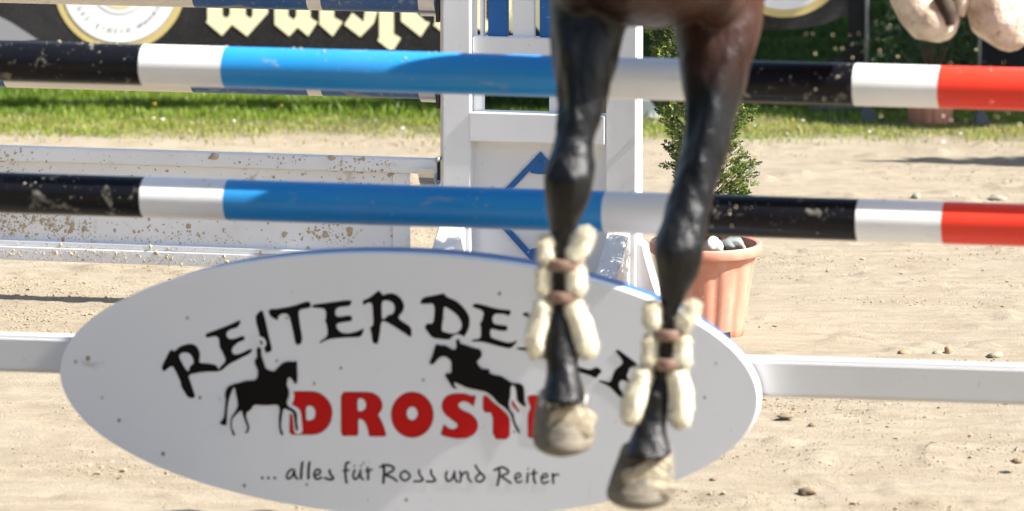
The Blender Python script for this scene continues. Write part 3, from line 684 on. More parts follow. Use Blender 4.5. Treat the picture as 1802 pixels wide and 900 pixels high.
V_,F_,T_ = sprays(np.array(cs), np.array(ds), np.array(sz), 40, 4); npmesh('crown', V_, F_, TH, cf, T_)
# far potted plant in the shade
P2 = gnd(1637, 219); p2 = pot(P2, 0.118, 0.16, 'reddish pot on the grass at the right, in the tree shade'); p2.children[0]
sh = empty('potted_shrub', P2 + Vector((0,0,0.15))); tagp(sh, 'leafy dark shrub with pale leaf tips in the shaded reddish pot', 'shrub')
cs, ds, sz = [], [], []; mb = MB()
for i in range(110):
    a = rr_.random()*2*math.pi; z = rr_.random()*0.42; r = 0.19*math.sin(min(1,(z+0.12)/0.40)*2.2)*rr_.random()**0.5
    cs.append((r*math.cos(a), r*math.sin(a), z)); ds.append(Vector((math.cos(a),math.sin(a),rr_.uniform(-.6,.8))).normalized()[:]); sz.append(rr_.uniform(0.06,0.11))
    if i % 6 == 0: mb.tube([(0,0,0),(r*math.cos(a),r*math.sin(a),z)], [0.005,0.002], 5)
mb.build('stem', BARK, sh, smooth=True)
V_,F_,T_ = sprays(np.array(cs), np.array(ds), np.array(sz), 10, 14, 1.2); npmesh('foliage', V_, F_, leaf_mat('shrub_leaves',(0.03,0.06,0.02),(0.025,0.045,0.015),(0.10,0.12,0.06),0.25), sh, T_)

# ================================================================== grass, flowers
def blades(n, x, y, h0, h1, w, seed, tb=0.0, dry=0.0):
    r = np.random.default_rng(seed); ht = r.uniform(h0, h1, n)*(0.6+0.8*vnoise(x*5,y*5,seed)); a = r.uniform(0, 2*math.pi, n)
    lean = r.uniform(0.1, 0.7, n)*ht; la = r.uniform(0, 2*math.pi, n); ww = w*r.uniform(0.6,1.4,n)
    z0 = hgt(x, y)-0.004; dx, dy = np.cos(a)*ww, np.sin(a)*ww
    b0 = np.stack([x-dx,y-dy,z0],-1); b1 = np.stack([x+dx,y+dy,z0],-1)
    m0 = np.stack([x-dx*0.7+np.cos(la)*lean*0.35,y-dy*0.7+np.sin(la)*lean*0.35,z0+ht*0.6],-1); m1 = np.stack([x+dx*0.7+np.cos(la)*lean*0.35,y+dy*0.7+np.sin(la)*lean*0.35,z0+ht*0.6],-1)
    t = np.stack([x+np.cos(la)*lean,y+np.sin(la)*lean,z0+ht],-1)
    V = np.stack([b0,b1,m1,m0,t],1); k = (np.arange(n)*5)[:,None]
    F = np.concatenate([k+np.array([0,1,2]), k+np.array([0,2,3]), k+np.array([3,2,4])],0)
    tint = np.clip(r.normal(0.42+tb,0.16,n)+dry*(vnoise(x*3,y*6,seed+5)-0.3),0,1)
    return V.reshape(-1,3), F, np.repeat(tint,5)
Vs, Fs, Ts = [], [], []; off = 0
def addb(x, y, *a, **k):
    global off
    V,F,T = blades(len(x), x, y, *a, **k); Vs.append(V); Fs.append(F+off); Ts.append(T); off += len(V)
N = 75000; y = rng.uniform(21.9, 23.0, N); x = rng.uniform(-2.35,2.35,N)
edge = 22.18-0.05*x; p = np.clip((y-edge+0.1)/0.35,0,1)*0.95+0.05; k = (rng.random(N) < p*np.clip(0.6+fbm(x*2.5,y*5,4,60)*3,0.08,1)) & (y > edge-0.25)
addb(x[k], y[k], 0.010, 0.030, 0.0030, 61, tb=0.25, dry=0.6)
N = 190000; y = rng.uniform(22.75, 26.5, N); x = rng.uniform(-1,1,N)*(y*0.092+0.25)
k = rng.random(N) < np.clip((y-22.75)/0.35,0.1,1)
shade_tinted = (x > -0.25) & (y > 23.05)  # lawn under the trees: shade painted into the blade colour
addb(x[k&~shade_tinted], y[k&~shade_tinted], 0.018, 0.050, 0.0034, 62, tb=0.03, dry=0.3)
addb(x[k&shade_tinted], y[k&shade_tinted], 0.018, 0.050, 0.0034, 64, tb=-0.38, dry=0.1)
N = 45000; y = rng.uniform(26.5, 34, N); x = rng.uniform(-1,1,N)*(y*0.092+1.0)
addb(x, y, 0.05, 0.10, 0.008, 63, tb=-0.38, dry=0.2)  # far lawn gets the same darkened shade tint
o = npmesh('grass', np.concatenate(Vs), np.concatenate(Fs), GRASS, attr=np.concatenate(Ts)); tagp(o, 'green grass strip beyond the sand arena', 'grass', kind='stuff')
def flowers(name, pts, r, col, label):
    P = np.array([list(gnd(a,b,0.04)) for a,b in pts]); V,F = scatter_lumps(P, np.full(len(P), r), 0.45, 0.1, 5)
    o = npmesh(name, V, F, plain(name+'_petals', col, 0.7, var=0.05)); tagp(o, label, 'flowers', kind='stuff')
flowers('daisies', [(708,226),(412,213),(1413,212),(1385,235),(1328,221),(1530,232),(1690,235),(286,210),(270,208),(1660,250)], 0.007, (0.8,0.8,0.76), 'small white daisies dotted in the short grass')
flowers('dandelions', [(1395,211),(424,181),(401,178),(272,183),(690,166),(495,186)], 0.007, (0.65,0.40,0.05), 'small orange yellow dandelions in the grass')

# ================================================================== banners
DB = 22.95
BYAW = R(3)
def banner_conv(y):
    """pixel -> local (x, z) of the slightly turned banner plane through (0, y)"""
    def cv(p):
        u = Vector((math.cos(BYAW),-math.sin(BYAW),0)); n = Vector((-math.sin(BYAW),-math.cos(BYAW),0)); O = Vector((0,y,0))
        r = ray(*p); t = (O-Vector((0,0,H))).dot(n)/r.dot(n); q = Vector((0,0,H))+r*t-O
        return q.dot(u), q.z
    return cv
def banner_mat(name, col):
    m = NT(name); c = m.mix(m.ramp(m.noise(90,3,0.7), [(0.55,0.0),(0.72,0.5)]), col, (0.15,0.145,0.14)); c = m.mix(m.ramp(m.noise(1.4,3), [(0.5,0.0),(0.85,0.25)]), c, (0.12,0.12,0.13))
    m.p.inputs["Specular IOR Level"].default_value = 0.25; m.base(c); m.rough(0.42); m.bump(m.noise(3.0,3), 0.02, 0.6); return m.m
BK = banner_mat('black_banner_vinyl', (0.018,0.017,0.018))
def sheet(name, poly_px, D, mat, parent, th=0.004, wave=0.0):
    q = [banner_conv(D)(p) for p in poly_px]; o = MB().prism(q, 0, th).build(name, mat, parent); return o
def bprint(name, loops, D, mat, parent, layer=1, sm=0):
    return flat_print(name, loops, -0.0010*layer, mat, parent, th=0.0006, sm=sm, conv=banner_conv(D))
GOLD = add_print('cream_yellow_print', (0.93,0.87,0.55)); GOLD2 = add_print('gold_ring_print', (0.66,0.52,0.22)); BW = add_print('white_banner_print', (0.92,0.92,0.92)); GREY = add_print('grey_banner_print', (0.30,0.30,0.32))
CREAM = add_print('pale_yellow_print', (0.80,0.70,0.38))
bn = empty('banner', (0,DB,0), -BYAW); tagp(bn, 'black advertising banner with round emblem and cream blackletter word, left of the wing', 'banner', 'black sponsor banners')
sheet('cloth', [(-480,-330),(1040,-330),(1040,146),(-480,140)], DB, BK, bn)
def ring(cx, cy, r0, r1, D, par, ly, mat): bprint('emblem_ring', [circ(cx,cy,r1,r1,64), circ(cx,cy,r0,r0,64)], D, mat, par, ly)
def disc(cx, cy, r, D, par, ly, mat, nm='emblem_disc'): bprint(nm, [circ(cx,cy,r,r,64)], D, mat, par, ly)
def emblem(cx, cy, D, par):
    disc(cx,cy,116,D,par,1,GOLD2); disc(cx,cy,103,D,par,2,GREY); disc(cx,cy,101.5,D,par,3,BW)
    ring(cx,cy,50,51.5,D,par,4,GREY); disc(cx,cy,42,D,par,4,CREAM)
    txt = 'DAS EINZIG WAHRE'; n = len(txt)
    for i,ch in enumerate(txt):
        if ch == ' ': continue
        ang = R(150.5) + (R(28.5)-R(150.5))*i/(n-1)      # angle measured below the centre, left to right
        ppx, ppy = cx+79*math.cos(ang), cy+79*math.sin(ang); qx, qz = banner_conv(D)((ppx, ppy))
        cu = bpy.data.curves.new('t','FONT'); cu.body = ch; cu.size = 0.023; cu.align_x = 'CENTER'; cu.align_y = 'CENTER'; cu.extrude = 0.0004
        tmp = bpy.data.objects.new('t', cu); COL.objects.link(tmp); dg = bpy.context.evaluated_depsgraph_get()
        me = bpy.data.meshes.new_from_object(tmp.evaluated_get(dg)); bpy.data.objects.remove(tmp)
        o = link('small_letter', me, GREY, par); o.location = (qx, -0.0055, qz); o.rotation_euler = (math.pi/2, -(math.pi/2-ang)*-1 if False else (ang-math.pi/2), 0)
emblem(211, -26, DB, bn)
J = lambda p: Zm(350,0,6.007,p); K = lambda p: Zm(600,0,6.007,p)
TOP = -760
for lp in (J([(90,TOP),(90,215),(75,235),(245,380),(350,262),(510,385),(730,140),(730,TOP),(568,TOP),(568,165),(545,198),(495,160),(495,TOP),(328,TOP),(328,160),(290,195),(250,165),(250,TOP)]),
           J([(797,TOP),(800,260),(955,385),(1045,290),(1155,385),(1255,235),(1210,210),(1180,185),(1180,TOP),(1030,TOP),(1030,175),(1000,210),(945,170),(945,TOP)]),
           J([(1275,TOP),(1275,260),(1415,385),(1520,235),(1480,210),(1430,185),(1430,TOP)]),
           K([(120,135),(240,235),(255,110),(255,-300),(385,-300),(383,130),(345,250),(205,392),(35,262)]),
           K([(400,TOP),(405,395),(388,430),(515,530),(560,525),(635,405),(600,385),(558,360),(555,TOP)]),
           K([(630,TOP),(635,225),(845,390),(940,240),(890,225),(770,110),(770,TOP)]),
           K([(995,TOP),(995,240),(975,265),(1130,390),(1240,250),(1180,210),(1150,180),(1150,TOP)]),
           K([(1330,TOP),(1330,240),(1530,350),(1600,270),(1570,230),(1530,200),(1530,TOP)]),
           K([(1640,TOP),(1640,230),(1830,360),(1960,240),(1900,200),(1820,130),(1820,TOP)]),
           K([(2010,TOP),(2010,240),(2130,350),(2230,240),(2170,190),(2170,TOP)])):
    bprint('blackletter', [lp], DB, GOLD, bn, 2)
bprint('swoosh', [[(-200,-60),(-60,0),(20,40),(66,70),(40,74),(-20,74),(-200,40)]], DB, GREY, bn, 1)
PM = plain('dark_post_metal', (0.10,0.10,0.11), 0.5, 0.3)
for (px, hgt_) in ((-478,1.05),(1038,1.05)):
    bx_ = banner_conv(DB)((px,100))[0]; MB().tube([(bx_,0.03,0),(bx_,0.03,hgt_)], 0.02, 12).build('post', PM, bn, smooth=True)
DR = 22.85
b2_ = empty('banner', (0,DR,0), -BYAW); tagp(b2_, 'sagging dark grey banner with gold ringed emblem at the upper right', 'banner', 'black sponsor banners')
sheet('cloth', [(1085,-220),(1495,-220),(1495,24),(1452,43),(1409,51),(1345,53),(1200,52),(1085,50)], DR, BK, b2_)
disc(1380,-85,116,DR,b2_,1,GOLD2); disc(1380,-85,102,DR,b2_,2,BW)
BKF = plain('black_cloth', (0.010,0.010,0.012), 0.8)
sheet('drape', [(1494,-220),(1521,-220),(1522,112),(1440,114),(1470,103),(1494,88)], DR-0.03, BKF, b2_)
def post(px, py, topz, r=0.008, nm='post'):
    b_ = gnd(px, py); return b_, MB().tube([(b_.x,b_.y,0),(b_.x,b_.y,topz)], r, 10)
LM = plain('light_post_metal', (0.22,0.23,0.25), 0.5, 0.3)
def mpost(px, py, topz, label, foot=True):
    b_ = gnd(px, py); root = empty('metal_post', (b_.x,b_.y,0)); tagp(root, label, 'post', 'slim metal posts of the banners')
    MB().tube([(0,0,0),(0,0,topz)], 0.0085, 12).build('rod', LM, root, smooth=True)
    MB().prism([(-0.018,0),(0.045,0),(0.040,0.030),(0.022,0.052),(-0.012,0.055)], -0.03, 0.03).build('base_block', plain('grey_base_'+str(px),(0.14,0.15,0.17),0.7), root, bevel=0.004)
    return b_
q1 = mpost(1524, 214, 0.93, 'slim metal post with grey base block beside the black drape'); q2 = mpost(1722, 222, 1.0, 'slim metal post with grey base block beneath the right hind hoof')
bb = gnd(1468,202); be = empty('base_bar', (0,0,0)); be.location=(bb.x,bb.y,0); MB().box(-0.10,0.115,-0.012,0.012,0.005,0.03).build('bar', PM, be, bevel=0.003); tagp(be,'dark flat metal bar lying in the grass at the banner post foot','metal bar')
b3 = empty('banner', (0,23.05,0), -BYAW); tagp(b3, 'plain black banner panel at the far right edge behind the hind hooves', 'banner', 'black sponsor banners')
sheet('cloth', [(1726,-220),(2200,-220),(2200,150),(1726,132)], 23.05, BKF, b3)
bx_ = banner_conv(23.05)((2190,100))[0]; MB().tube([(bx_,0.03,0),(bx_,0.03,1.0)], 0.02, 12).build('post', PM, b3, smooth=True)
# white block on the grass
wb = gnd(1146, 207); e_ = empty('white_block', (wb.x, wb.y, 0), 0)
MB().prism([(-0.045,0),(0.040,0),(0.036,0.012),(-0.008,0.075),(-0.045,0.075)], -0.05, 0.05).build('wedge', M['footwhite'], e_, bevel=0.003)
MB().box(-0.055,0.050,-0.07,0.07,-0.01,0.006).build('base', M['footwhite'], e_, bevel=0.002); tagp(e_, 'small white wooden wedge on the grass just right of the wing post', 'wooden wedge')

# ================================================================== shade trees to the right (beside the view)
TL = leaf_mat('broad_leaves', (0.03,0.07,0.012), (0.06,0.12,0.02), (0.12,0.19,0.035), 0.25)
cot = math.cos(SUN_EL)/math.sin(SUN_EL); sdx, sdy = math.sin(SUN_AZ)*cot, math.cos(SUN_AZ)*cot
def tree(x, y, cz, rad, n, seed, label, stub=False):
    root = empty('shade_tree', (x,y,0)); tagp(root, label, 'tree', 'trees shading the lawn at the right')
    r = np.random.default_rng(seed); u = r.normal(size=(n,3)); u /= np.linalg.norm(u,axis=1,keepdims=True)
    C_ = u*(r.random((n,1))**0.42)*np.array([rad,rad,rad*0.8]) ; C_[:,2] += cz
    lx = C_[:,0]+x-sdx*C_[:,2]; ly = C_[:,1]+y-sdy*C_[:,2]            # where each leaf's shadow lands
    nz = (vnoise(lx*3+50, ly*3+50, 8)-0.5)*0.35
    shade = ((lx > -0.30+nz) & (ly > 23.02+nz*0.5)) | ((lx > 1.30+nz) & (ly > 22.62+nz*0.4))
    patch = (((lx-1.30)/0.26)**2 + ((ly-25.85)/0.42)**2 < 1.0+nz*3) | (((lx-1.60)/0.10)**2+((ly-25.5)/0.35)**2 < 1+nz*3)
    sand = (lx > 1.48+nz) & (np.abs(ly-21.42) < 0.07*np.clip((lx-1.25)/0.6,0.3,1)+nz*0.25) & (r.random(n) < np.clip((lx-1.3)/0.8,0.15,0.6))
    k = (shade & ~patch) | sand
    C_ = C_[k]; n = len(C_); d = r.normal(size=(n,3)); d /= np.linalg.norm(d,axis=1,keepdims=True)
    w = np.cross(d, r.normal(size=(n,3))); w /= np.linalg.norm(w,axis=1,keepdims=True)
    L = r.uniform(0.16,0.26,(n,1)); V = np.stack([C_-d*L, C_-w*L*0.6, C_+d*L, C_+w*L*0.6],1).reshape(-1,3)
    npmesh('crown', V, np.arange(n*4).reshape(-1,4), TL, root, np.repeat(r.random(n),4))
    mb = MB()
    if stub:
        mb.tube([(0,0,-0.05),(0.03,0,1.0),(0,0.02,2.4)], [0.12,0.09,0.03], 12); mb.build('trunk', BARK, root, smooth=True); return
    mb.tube([(0,0,-0.05),(0.03,0,cz*0.3),(-0.02,0.05,cz*0.65),(0,0,cz)], [0.22,0.17,0.13,0.06], 12)
    for i in range(9):
        a = i*2.4; z0 = cz*(0.45+0.05*i); mb.tube([(0,0,z0),(math.cos(a)*rad*0.35,math.sin(a)*rad*0.35,z0+0.5),(math.cos(a)*rad*0.7,math.sin(a)*rad*0.7,z0+0.9)], [0.08,0.05,0.02], 7)
    mb.build('trunk', BARK, root, smooth=True)
tree(5.5, 24.3, 4.9, 3.0, 30000, 1, 'nearest broadleaf tree to the right of the banners')
tree(7.6, 23.2, 5.4, 2.9, 24000, 2, 'broadleaf tree rightmost beside the arena edge')
tree(7.4, 27.6, 5.4, 3.2, 24000, 3, 'broadleaf tree farthest back on the lawn')
tree(4.75, 21.3, 3.3, 1.75, 12000, 4, 'small bushy tree in front of the other lawn trees', stub=True)

def added_belt_tree(x, y, rad, cz, seed, label):  # unseen trees, added to block low sky and darken reflections on the legs
    root = empty('unseen_edge_tree', (x,y,0)); tagp(root, label, 'tree', 'unseen trees added round the arena to darken reflections')
    r = np.random.default_rng(seed); n = 2600; u = r.normal(size=(n,3)); u /= np.linalg.norm(u,axis=1,keepdims=True)
    C_ = u*(r.random((n,1))**0.4)*np.array([rad,rad,cz*0.95]); C_[:,2] += cz; C_ = C_[C_[:,2] > 0.15]; n = len(C_)
    d = r.normal(size=(n,3)); d /= np.linalg.norm(d,axis=1,keepdims=True); w = np.cross(d, r.normal(size=(n,3))); w /= np.linalg.norm(w,axis=1,keepdims=True)
    L = r.uniform(0.30,0.50,(n,1)); npmesh('crown', np.stack([C_-d*L, C_-w*L*0.6, C_+d*L, C_+w*L*0.6],1).reshape(-1,3), np.arange(n*4).reshape(-1,4), TL, root, np.repeat(r.random(n),4))
    MB().tube([(0,0,-0.05),(0.05,0,cz*0.6),(0,0,cz*1.4)], [0.25,0.18,0.06], 10).build('trunk', BARK, root, smooth=True)
for i in range(11):
    a = R(150 + i*15.5); rr0 = 19 + (i%3)*1.2
    added_belt_tree(rr0*math.cos(a)*1.05, 8+rr0*math.sin(a), 3.4, 4.2+(i%4)*0.5, 50+i, 'unseen broadleaf tree added round the arena to darken reflections')
# ================================================================== horse
HR = Vector((0.55, 12.9, 0))
hs = empty('horse', HR); tagp(hs, 'dark bay horse landing over the jump, front legs down in fleece lined boots', 'horse')
def toloc(P): return Vector(P) - HR
LEFT = [(-90,962,1150),(-40,963,1128),(0,965,1115),(40,967,1104),(75,969,1096),(100,971,1090),(125,974,1083),(150,979,1076),(175,983,1069),(200,983,1062),(233,978,1051),(262,971,1044),(285,962,1047),(310,957,1047),(340,957,1042),(367,961,1032),(393,966,1018),(423,970,1005),(450,972,1002),(480,973,1000),(510,969,1000),(536,964,1002),(565,958,1008),(590,956,1012),(620,957,1016),(640,963,1018),(660,962,1021),(685,954,1027),(704,949,1032)]
RIGHT = [(-90,1178,1368),(-40,1180,1356),(0,1180,1347),(42,1183,1342),(70,1188,1336),(92,1192,1330),(117,1196,1318),(156,1199,1311),(178,1204,1306),(208,1205,1297),(244,1202,1288),(267,1198,1283),(300,1189,1270),(350,1175,1256),(390,1163,1246),(415,1154,1241),(435,1149,1239),(460,1150,1236),(483,1155,1228),(500,1158,1219),(520,1161,1209),(545,1163,1198),(569,1164,1192),(600,1160,1188),(625,1157,1184),(655,1148,1178),(690,1134,1178),(715,1123,1178),(740,1119,1173),(760,1113,1174),(780,1104,1179),(797,1094,1184)]
def lean(py, D): return 0.00058*max(0.0, (315 if D < 12.46 else 440) - py) + (0.00022*max(0.0, py-(600 if D < 12.46 else 720)))*-1
def leg_rings(rows, D, knee, fet, seg=28):
    rs = []
    for (py,xl,xr) in rows:
        c = atD((xl+xr)/2, py, D+lean(py,D)); hw = (xr-xl)/2*D/FPX
        if py < knee-90: dr = 1.15; dy = 0.0
        elif py < knee+50: dr = 1.0; dy = -0.004
        elif py < fet-60: dr = 1.45; dy = 0.010
        else: dr = 1.15; dy = 0.0 - 0.02*max(0,(py-fet))/60
        ring_ = []
        for k in range(seg):
            a = 2*math.pi*k/seg; ca_, sa_ = math.cos(a), math.sin(a); e = 0.9
            ring_.append(toloc(c + Vector((hw*math.copysign(abs(ca_)**e,ca_), dy+hw*dr*math.copysign(abs(sa_)**e,sa_), 0))))
        rs.append(ring_)
    return rs
DL, DRR = 12.42, 12.50
mb = MB(); mb.rings(leg_rings(LEFT, DL, 315, 600)); mb.rings(leg_rings(RIGHT, DRR, 440, 720))
def ellipsoid(mb, c, r, rot=None, sub=3):
    bm = bmesh.new(); bmesh.ops.create_icosphere(bm, subdivisions=sub, radius=1.0)
    Mx = Matrix.Translation(c) @ (rot or Matrix.Identity(4)) @ Matrix.Diagonal((*r,1))
    mb.add([Mx @ v.co for v in bm.verts], [tuple(v.index for v in f.verts) for f in bm.faces]); bm.free()
def pxe(px, py, D, rx, ry, rz): ellipsoid(mb, toloc(atD(px,py,D+lean(py,DL if D < 12.44 else DRR))), (rx,ry,rz))
# muscles of the forearms, knees and fetlocks
def ridge(pts, D, ratio=0.8):
    """a raised muscle or tendon: (px, py, radius px, depth offset)"""
    p_ = [toloc(atD(x,y,D+d*1.25+lean(y,D))) for x,y,r_,d in pts]; mb.tube(p_, [r_*D/FPX for x,y,r_,d in pts], 16)
ridge([(1100,-40,46,0.02),(1078,20,34,0.02),(1066,80,22,0.02),(1060,140,12,0.01)], DL)
ridge([(1005,-30,34,-.04),(1003,40,32,-.045),(1008,100,27,-.042),(1014,170,20,-.034),(1016,235,14,-.026)], DL)
ridge([(1035,40,24,-.03),(1046,110,20,-.030),(1050,165,15,-.020),(1042,225,8,-.010)], DL)
ridge([(983,60,18,.0),(990,150,12,-.01),(985,230,9,-.012)], DL)
pxe(1016,276,DL-.030,0.026,0.020,0.022); pxe(988,300,DL-.026,0.022,0.02,0.036); pxe(1022,318,DL-.026,0.022,0.02,0.030); pxe(1003,345,DL-.028,0.030,0.020,0.022); pxe(1040,290,DL-.01,0.012,0.02,0.018)
ridge([(1000,370,14,-.020),(992,400,11,-.018),(988,440,9,-.016),(986,520,8,-.015),(985,560,9,-.016)], DL)
pxe(985,600,DL-.020,0.026,0.022,0.030); pxe(992,655,DL-.026,0.022,0.018,0.03)
ridge([(1250,-40,46,-.01),(1240,30,40,-.035),(1226,110,26,-.035),(1222,180,18,-.025),(1218,250,12,-.02)], DRR)
ridge([(1305,-30,40,-.02),(1296,40,38,-.040),(1278,105,32,-.044),(1258,175,26,-.040),(1242,250,22,-.034),(1228,320,18,-.028),(1215,380,14,-.022)], DRR)
ridge([(1290,120,18,.0),(1280,200,14,-.004),(1262,280,11,-.008),(1244,350,9,-.01)], DRR)
pxe(1213,402,DRR-.030,0.026,0.020,0.020); pxe(1180,425,DRR-.026,0.022,0.02,0.034); pxe(1212,445,DRR-.028,0.024,0.02,0.030); pxe(1192,474,DRR-.028,0.030,0.020,0.020); pxe(1158,452,DRR-.008,0.012,0.02,0.018); pxe(1234,425,DRR-.006,0.010,0.02,0.018)
ridge([(1190,490,13,-.020),(1182,520,11,-.018),(1178,560,9,-.016),(1174,620,8,-.015),(1166,660,9,-.016)], DRR)
pxe(1152,705,DRR-.020,0.026,0.022,0.030); pxe(1146,758,DRR-.026,0.022,0.018,0.03)
# chest, shoulders, barrel, croup
def wel(x,y,z,rx,ry,rz,yaw=0,pitch=0): ellipsoid(mb, toloc((x,y,z)), (rx,ry,rz), Matrix.Rotation(yaw,4,'Z') @ Matrix.Rotation(pitch,4,'X'), 4)
cz0 = atD(1150,56,12.5).z                    # lowest line of the chest between the legs
wel(0.305,12.62,cz0+0.215,0.235,0.34,0.215)
wel(0.145,12.58,cz0+0.22,0.085,0.18,0.21); wel(0.452,12.62,cz0+0.22,0.095,0.18,0.22)
wel(0.31,12.45,cz0+0.34,0.20,0.24,0.26)
hd = -math.atan2(0.62, 1.6)                   # heading of the trunk
wel(0.50,13.05,cz0+0.36,0.27,0.62,0.315,hd,R(4)); wel(0.56,13.35,cz0+0.40,0.275,0.42,0.30,hd,R(8))
wel(0.55,13.52,cz0+0.46,0.33,0.30,0.30,hd,R(14))
wel(0.98,13.62,cz0+0.24,0.15,0.20,0.21)
# neck and head reach forward above the picture
mb.tube([toloc(p) for p in [(0.33,12.6,cz0+0.45),(0.24,12.2,cz0+0.72),(0.12,11.9,cz0+0.98),(0.06,11.72,cz0+1.10)]], [0.26,0.19,0.135,0.10], 24)
mb.tube([toloc(p) for p in [(0.07,11.80,cz0+1.14),(0.03,11.60,cz0+1.06),(0.0,11.42,cz0+0.90),(-0.02,11.30,cz0+0.76)]], [0.085,0.11,0.08,0.062], 20)
for s in (-0.05,0.05): mb.tube([toloc((0.07+s,11.78,cz0+1.20)),toloc((0.07+s*1.3,11.76,cz0+1.34))], [0.03,0.006], 10)
# hind legs folded up behind: thigh, gaskin, hock, cannon, pastern
for (hx, tx, ty) in ((0.66, 1600, -25), (0.86, 1728, -20)):
    f_ = atD(tx, ty, 14.12)
    mb.tube([toloc(p) for p in [(hx-0.04,13.55,cz0+0.36),(hx+0.02,13.86,cz0+0.20),(hx+0.12,14.16,cz0+0.24),(hx+0.18,14.34,cz0+0.28)]], [0.17,0.115,0.075,0.055], 20)
    mb.tube([toloc(p) for p in [(hx+0.18,14.34,cz0+0.28),(hx+0.19,14.28,cz0+0.14),((hx+f_.x)/2+0.08,14.22,cz0+0.06),(f_.x,14.13,f_.z+0.015)]], [0.052,0.040,0.040,0.042], 18)
me = mb.mesh('body', fix=True); tmp = bpy.data.objects.new('tmp', me); COL.objects.link(tmp)
rm = tmp.modifiers.new('r','REMESH'); rm.mode = 'VOXEL'; rm.voxel_size = 0.0065; rm.use_smooth_shade = True
sm_ = tmp.modifiers.new('s','SMOOTH'); sm_.factor = 0.5; sm_.iterations = 9
dg = bpy.context.evaluated_depsgraph_get(); bme = bpy.data.meshes.new_from_object(tmp.evaluated_get(dg)); bpy.data.objects.remove(tmp)
def coat():
    m = NT('bay_coat'); sep = m.n('ShaderNodeSeparateXYZ'); m.l(m.coord(), sep.inputs[0])
    z = m.math('ADD', sep.outputs[2], m.math('MULTIPLY', m.math('SUBTRACT', m.noise(9,3), 0.5), 0.14))
    br = m.mix(m.noise(6,4), (0.050,0.016,0.007), (0.17,0.055,0.023))
    zz = cz0
    z = m.math('ADD', z, m.math('MULTIPLY', m.math('MINIMUM', m.math('ADD', sep.outputs[0], 0.16), 0.0), 0.75))
    x_ = m.math('MULTIPLY', m.math('SUBTRACT', z, zz-0.15), 1/0.40)
    mid = m.mix(m.ramp(x_, [(0.0,0.0),(0.55,0.45),(1.0,1.0)]), m.mix(m.ramp(m.noise(11,4,0.6,(1,1,0.4)), [(0.45,0.0),(0.8,1.0)]), (0.0035,0.0034,0.0036), (0.012,0.0115,0.012)), br)
    # white socks of the hind feet
    sock = m.math('MULTIPLY', m.math('GREATER_THAN', sep.outputs[1], 14.0-HR.y), m.math('LESS_THAN', sep.outputs[2], cz0+0.035))
    hx_ = m.math('MULTIPLY', sock, m.math('GREATER_THAN', sep.outputs[0], 0.36))
    m.base(m.mix(hx_, mid, (0.62,0.50,0.38))); m.rough(m.math('ADD', m.math('MULTIPLY', m.noise(30,3), 0.16), 0.24))
    m.p.inputs['Specular IOR Level'].default_value = 0.30; m.p.inputs['Sheen Weight'].default_value = 0.0; m.p.inputs['Sheen Roughness'].default_value = 0.4
    m.bump(m.math('ADD', m.noise(22,4,0.6,(1,1,0.35)), m.math('MULTIPLY', m.noise(300,2,0.6,(1,1,0.12)), 0.22)), 0.012, 0.7)
    return m.m
NV = len(bme.vertices); co = np.empty(NV*3, np.float32); bme.vertices.foreach_get('co', co); co = co.reshape(-1,3)
no = np.empty(NV*3, np.float32); bme.vertices.foreach_get('normal', no); no = no.reshape(-1,3)
def n3(p, s, sz, sd): return vnoise(p[:,0]*s+p[:,1]*s*0.7+40, p[:,2]*sz+p[:,1]*s*0.6+40, sd)-0.5
amp = np.where(co[:,2] < cz0+0.05, 1.0, 0.6)[:,None]
co = co + no*amp*(0.0042*n3(co,48,7,90)+0.0022*n3(co,100,14,91)+0.004*n3(co,14,7,92))[:,None]
bme.vertices.foreach_set('co', co.ravel()); bme.update()
bme.materials.clear(); link('body', bme, coat(), hs, True)
# hooves
def hoof_mat(name, dust=0.6):
    m = NT(name); c = m.mix(m.ramp(m.noise(13,4,0.6), [(0.42-0.3*dust,0.0),(0.66-0.2*dust,1.0)]), (0.050,0.046,0.040), (0.18,0.155,0.115))
    c = m.mix(m.ramp(m.noise(90,3), [(0.55,0.0),(0.75,0.35)]), c, (0.40,0.34,0.25)); m.base(c); m.rough(0.8); m.bump(m.math('ADD', m.math('MULTIPLY', m.noise(45,4,0.65), 0.5), m.noise(9,2,0.5,(0.6,0.6,14))), 0.008, 0.9); return m.m
def hoof(rows, D, mat, label=None, dyf=-0.03, parent=None):
    rs = []; n = len(rows)
    for i,(py,xl,xr) in enumerate(rows):
        c = atD((xl+xr)/2, py, D); hw = (xr-xl)/2*D/FPX; t = i/(n-1)
        rs.append([toloc(c + Vector((hw*math.cos(2*math.pi*k/36), dyf*t + (0.045+0.022*min(1,t*1.5))*(hw/0.06)*math.sin(2*math.pi*k/36), 0.006*math.sin(2*math.pi*k/36)*t))) for k in range(36)])
    o = MB().rings(rs).build('hoof', mat, hs, smooth=True); o.data.set_sharp_from_angle(angle=R(60))
    if label: o['label'] = label
    return o
HM = hoof_mat('muddy_hoof', 0.45); HP = hoof_mat('dusty_hoof', 1.0)
hoof([(694,950,1031),(702,944,1035),(709,943,1035),(722,940,1038),(745,937,1044),(765,936,1048),(777,938,1046),(784,943,1038),(789,952,1024),(792,966,1008)], DL, HM, 'mud caked hoof of the nearer left front leg')
hoof([(786,1096,1182),(793,1090,1186),(800,1088,1186),(820,1080,1187),(845,1071,1188),(862,1066,1188),(872,1067,1184),(878,1074,1175),(882,1086,1160)], DRR, HM, 'mud caked hoof of the lower front leg')
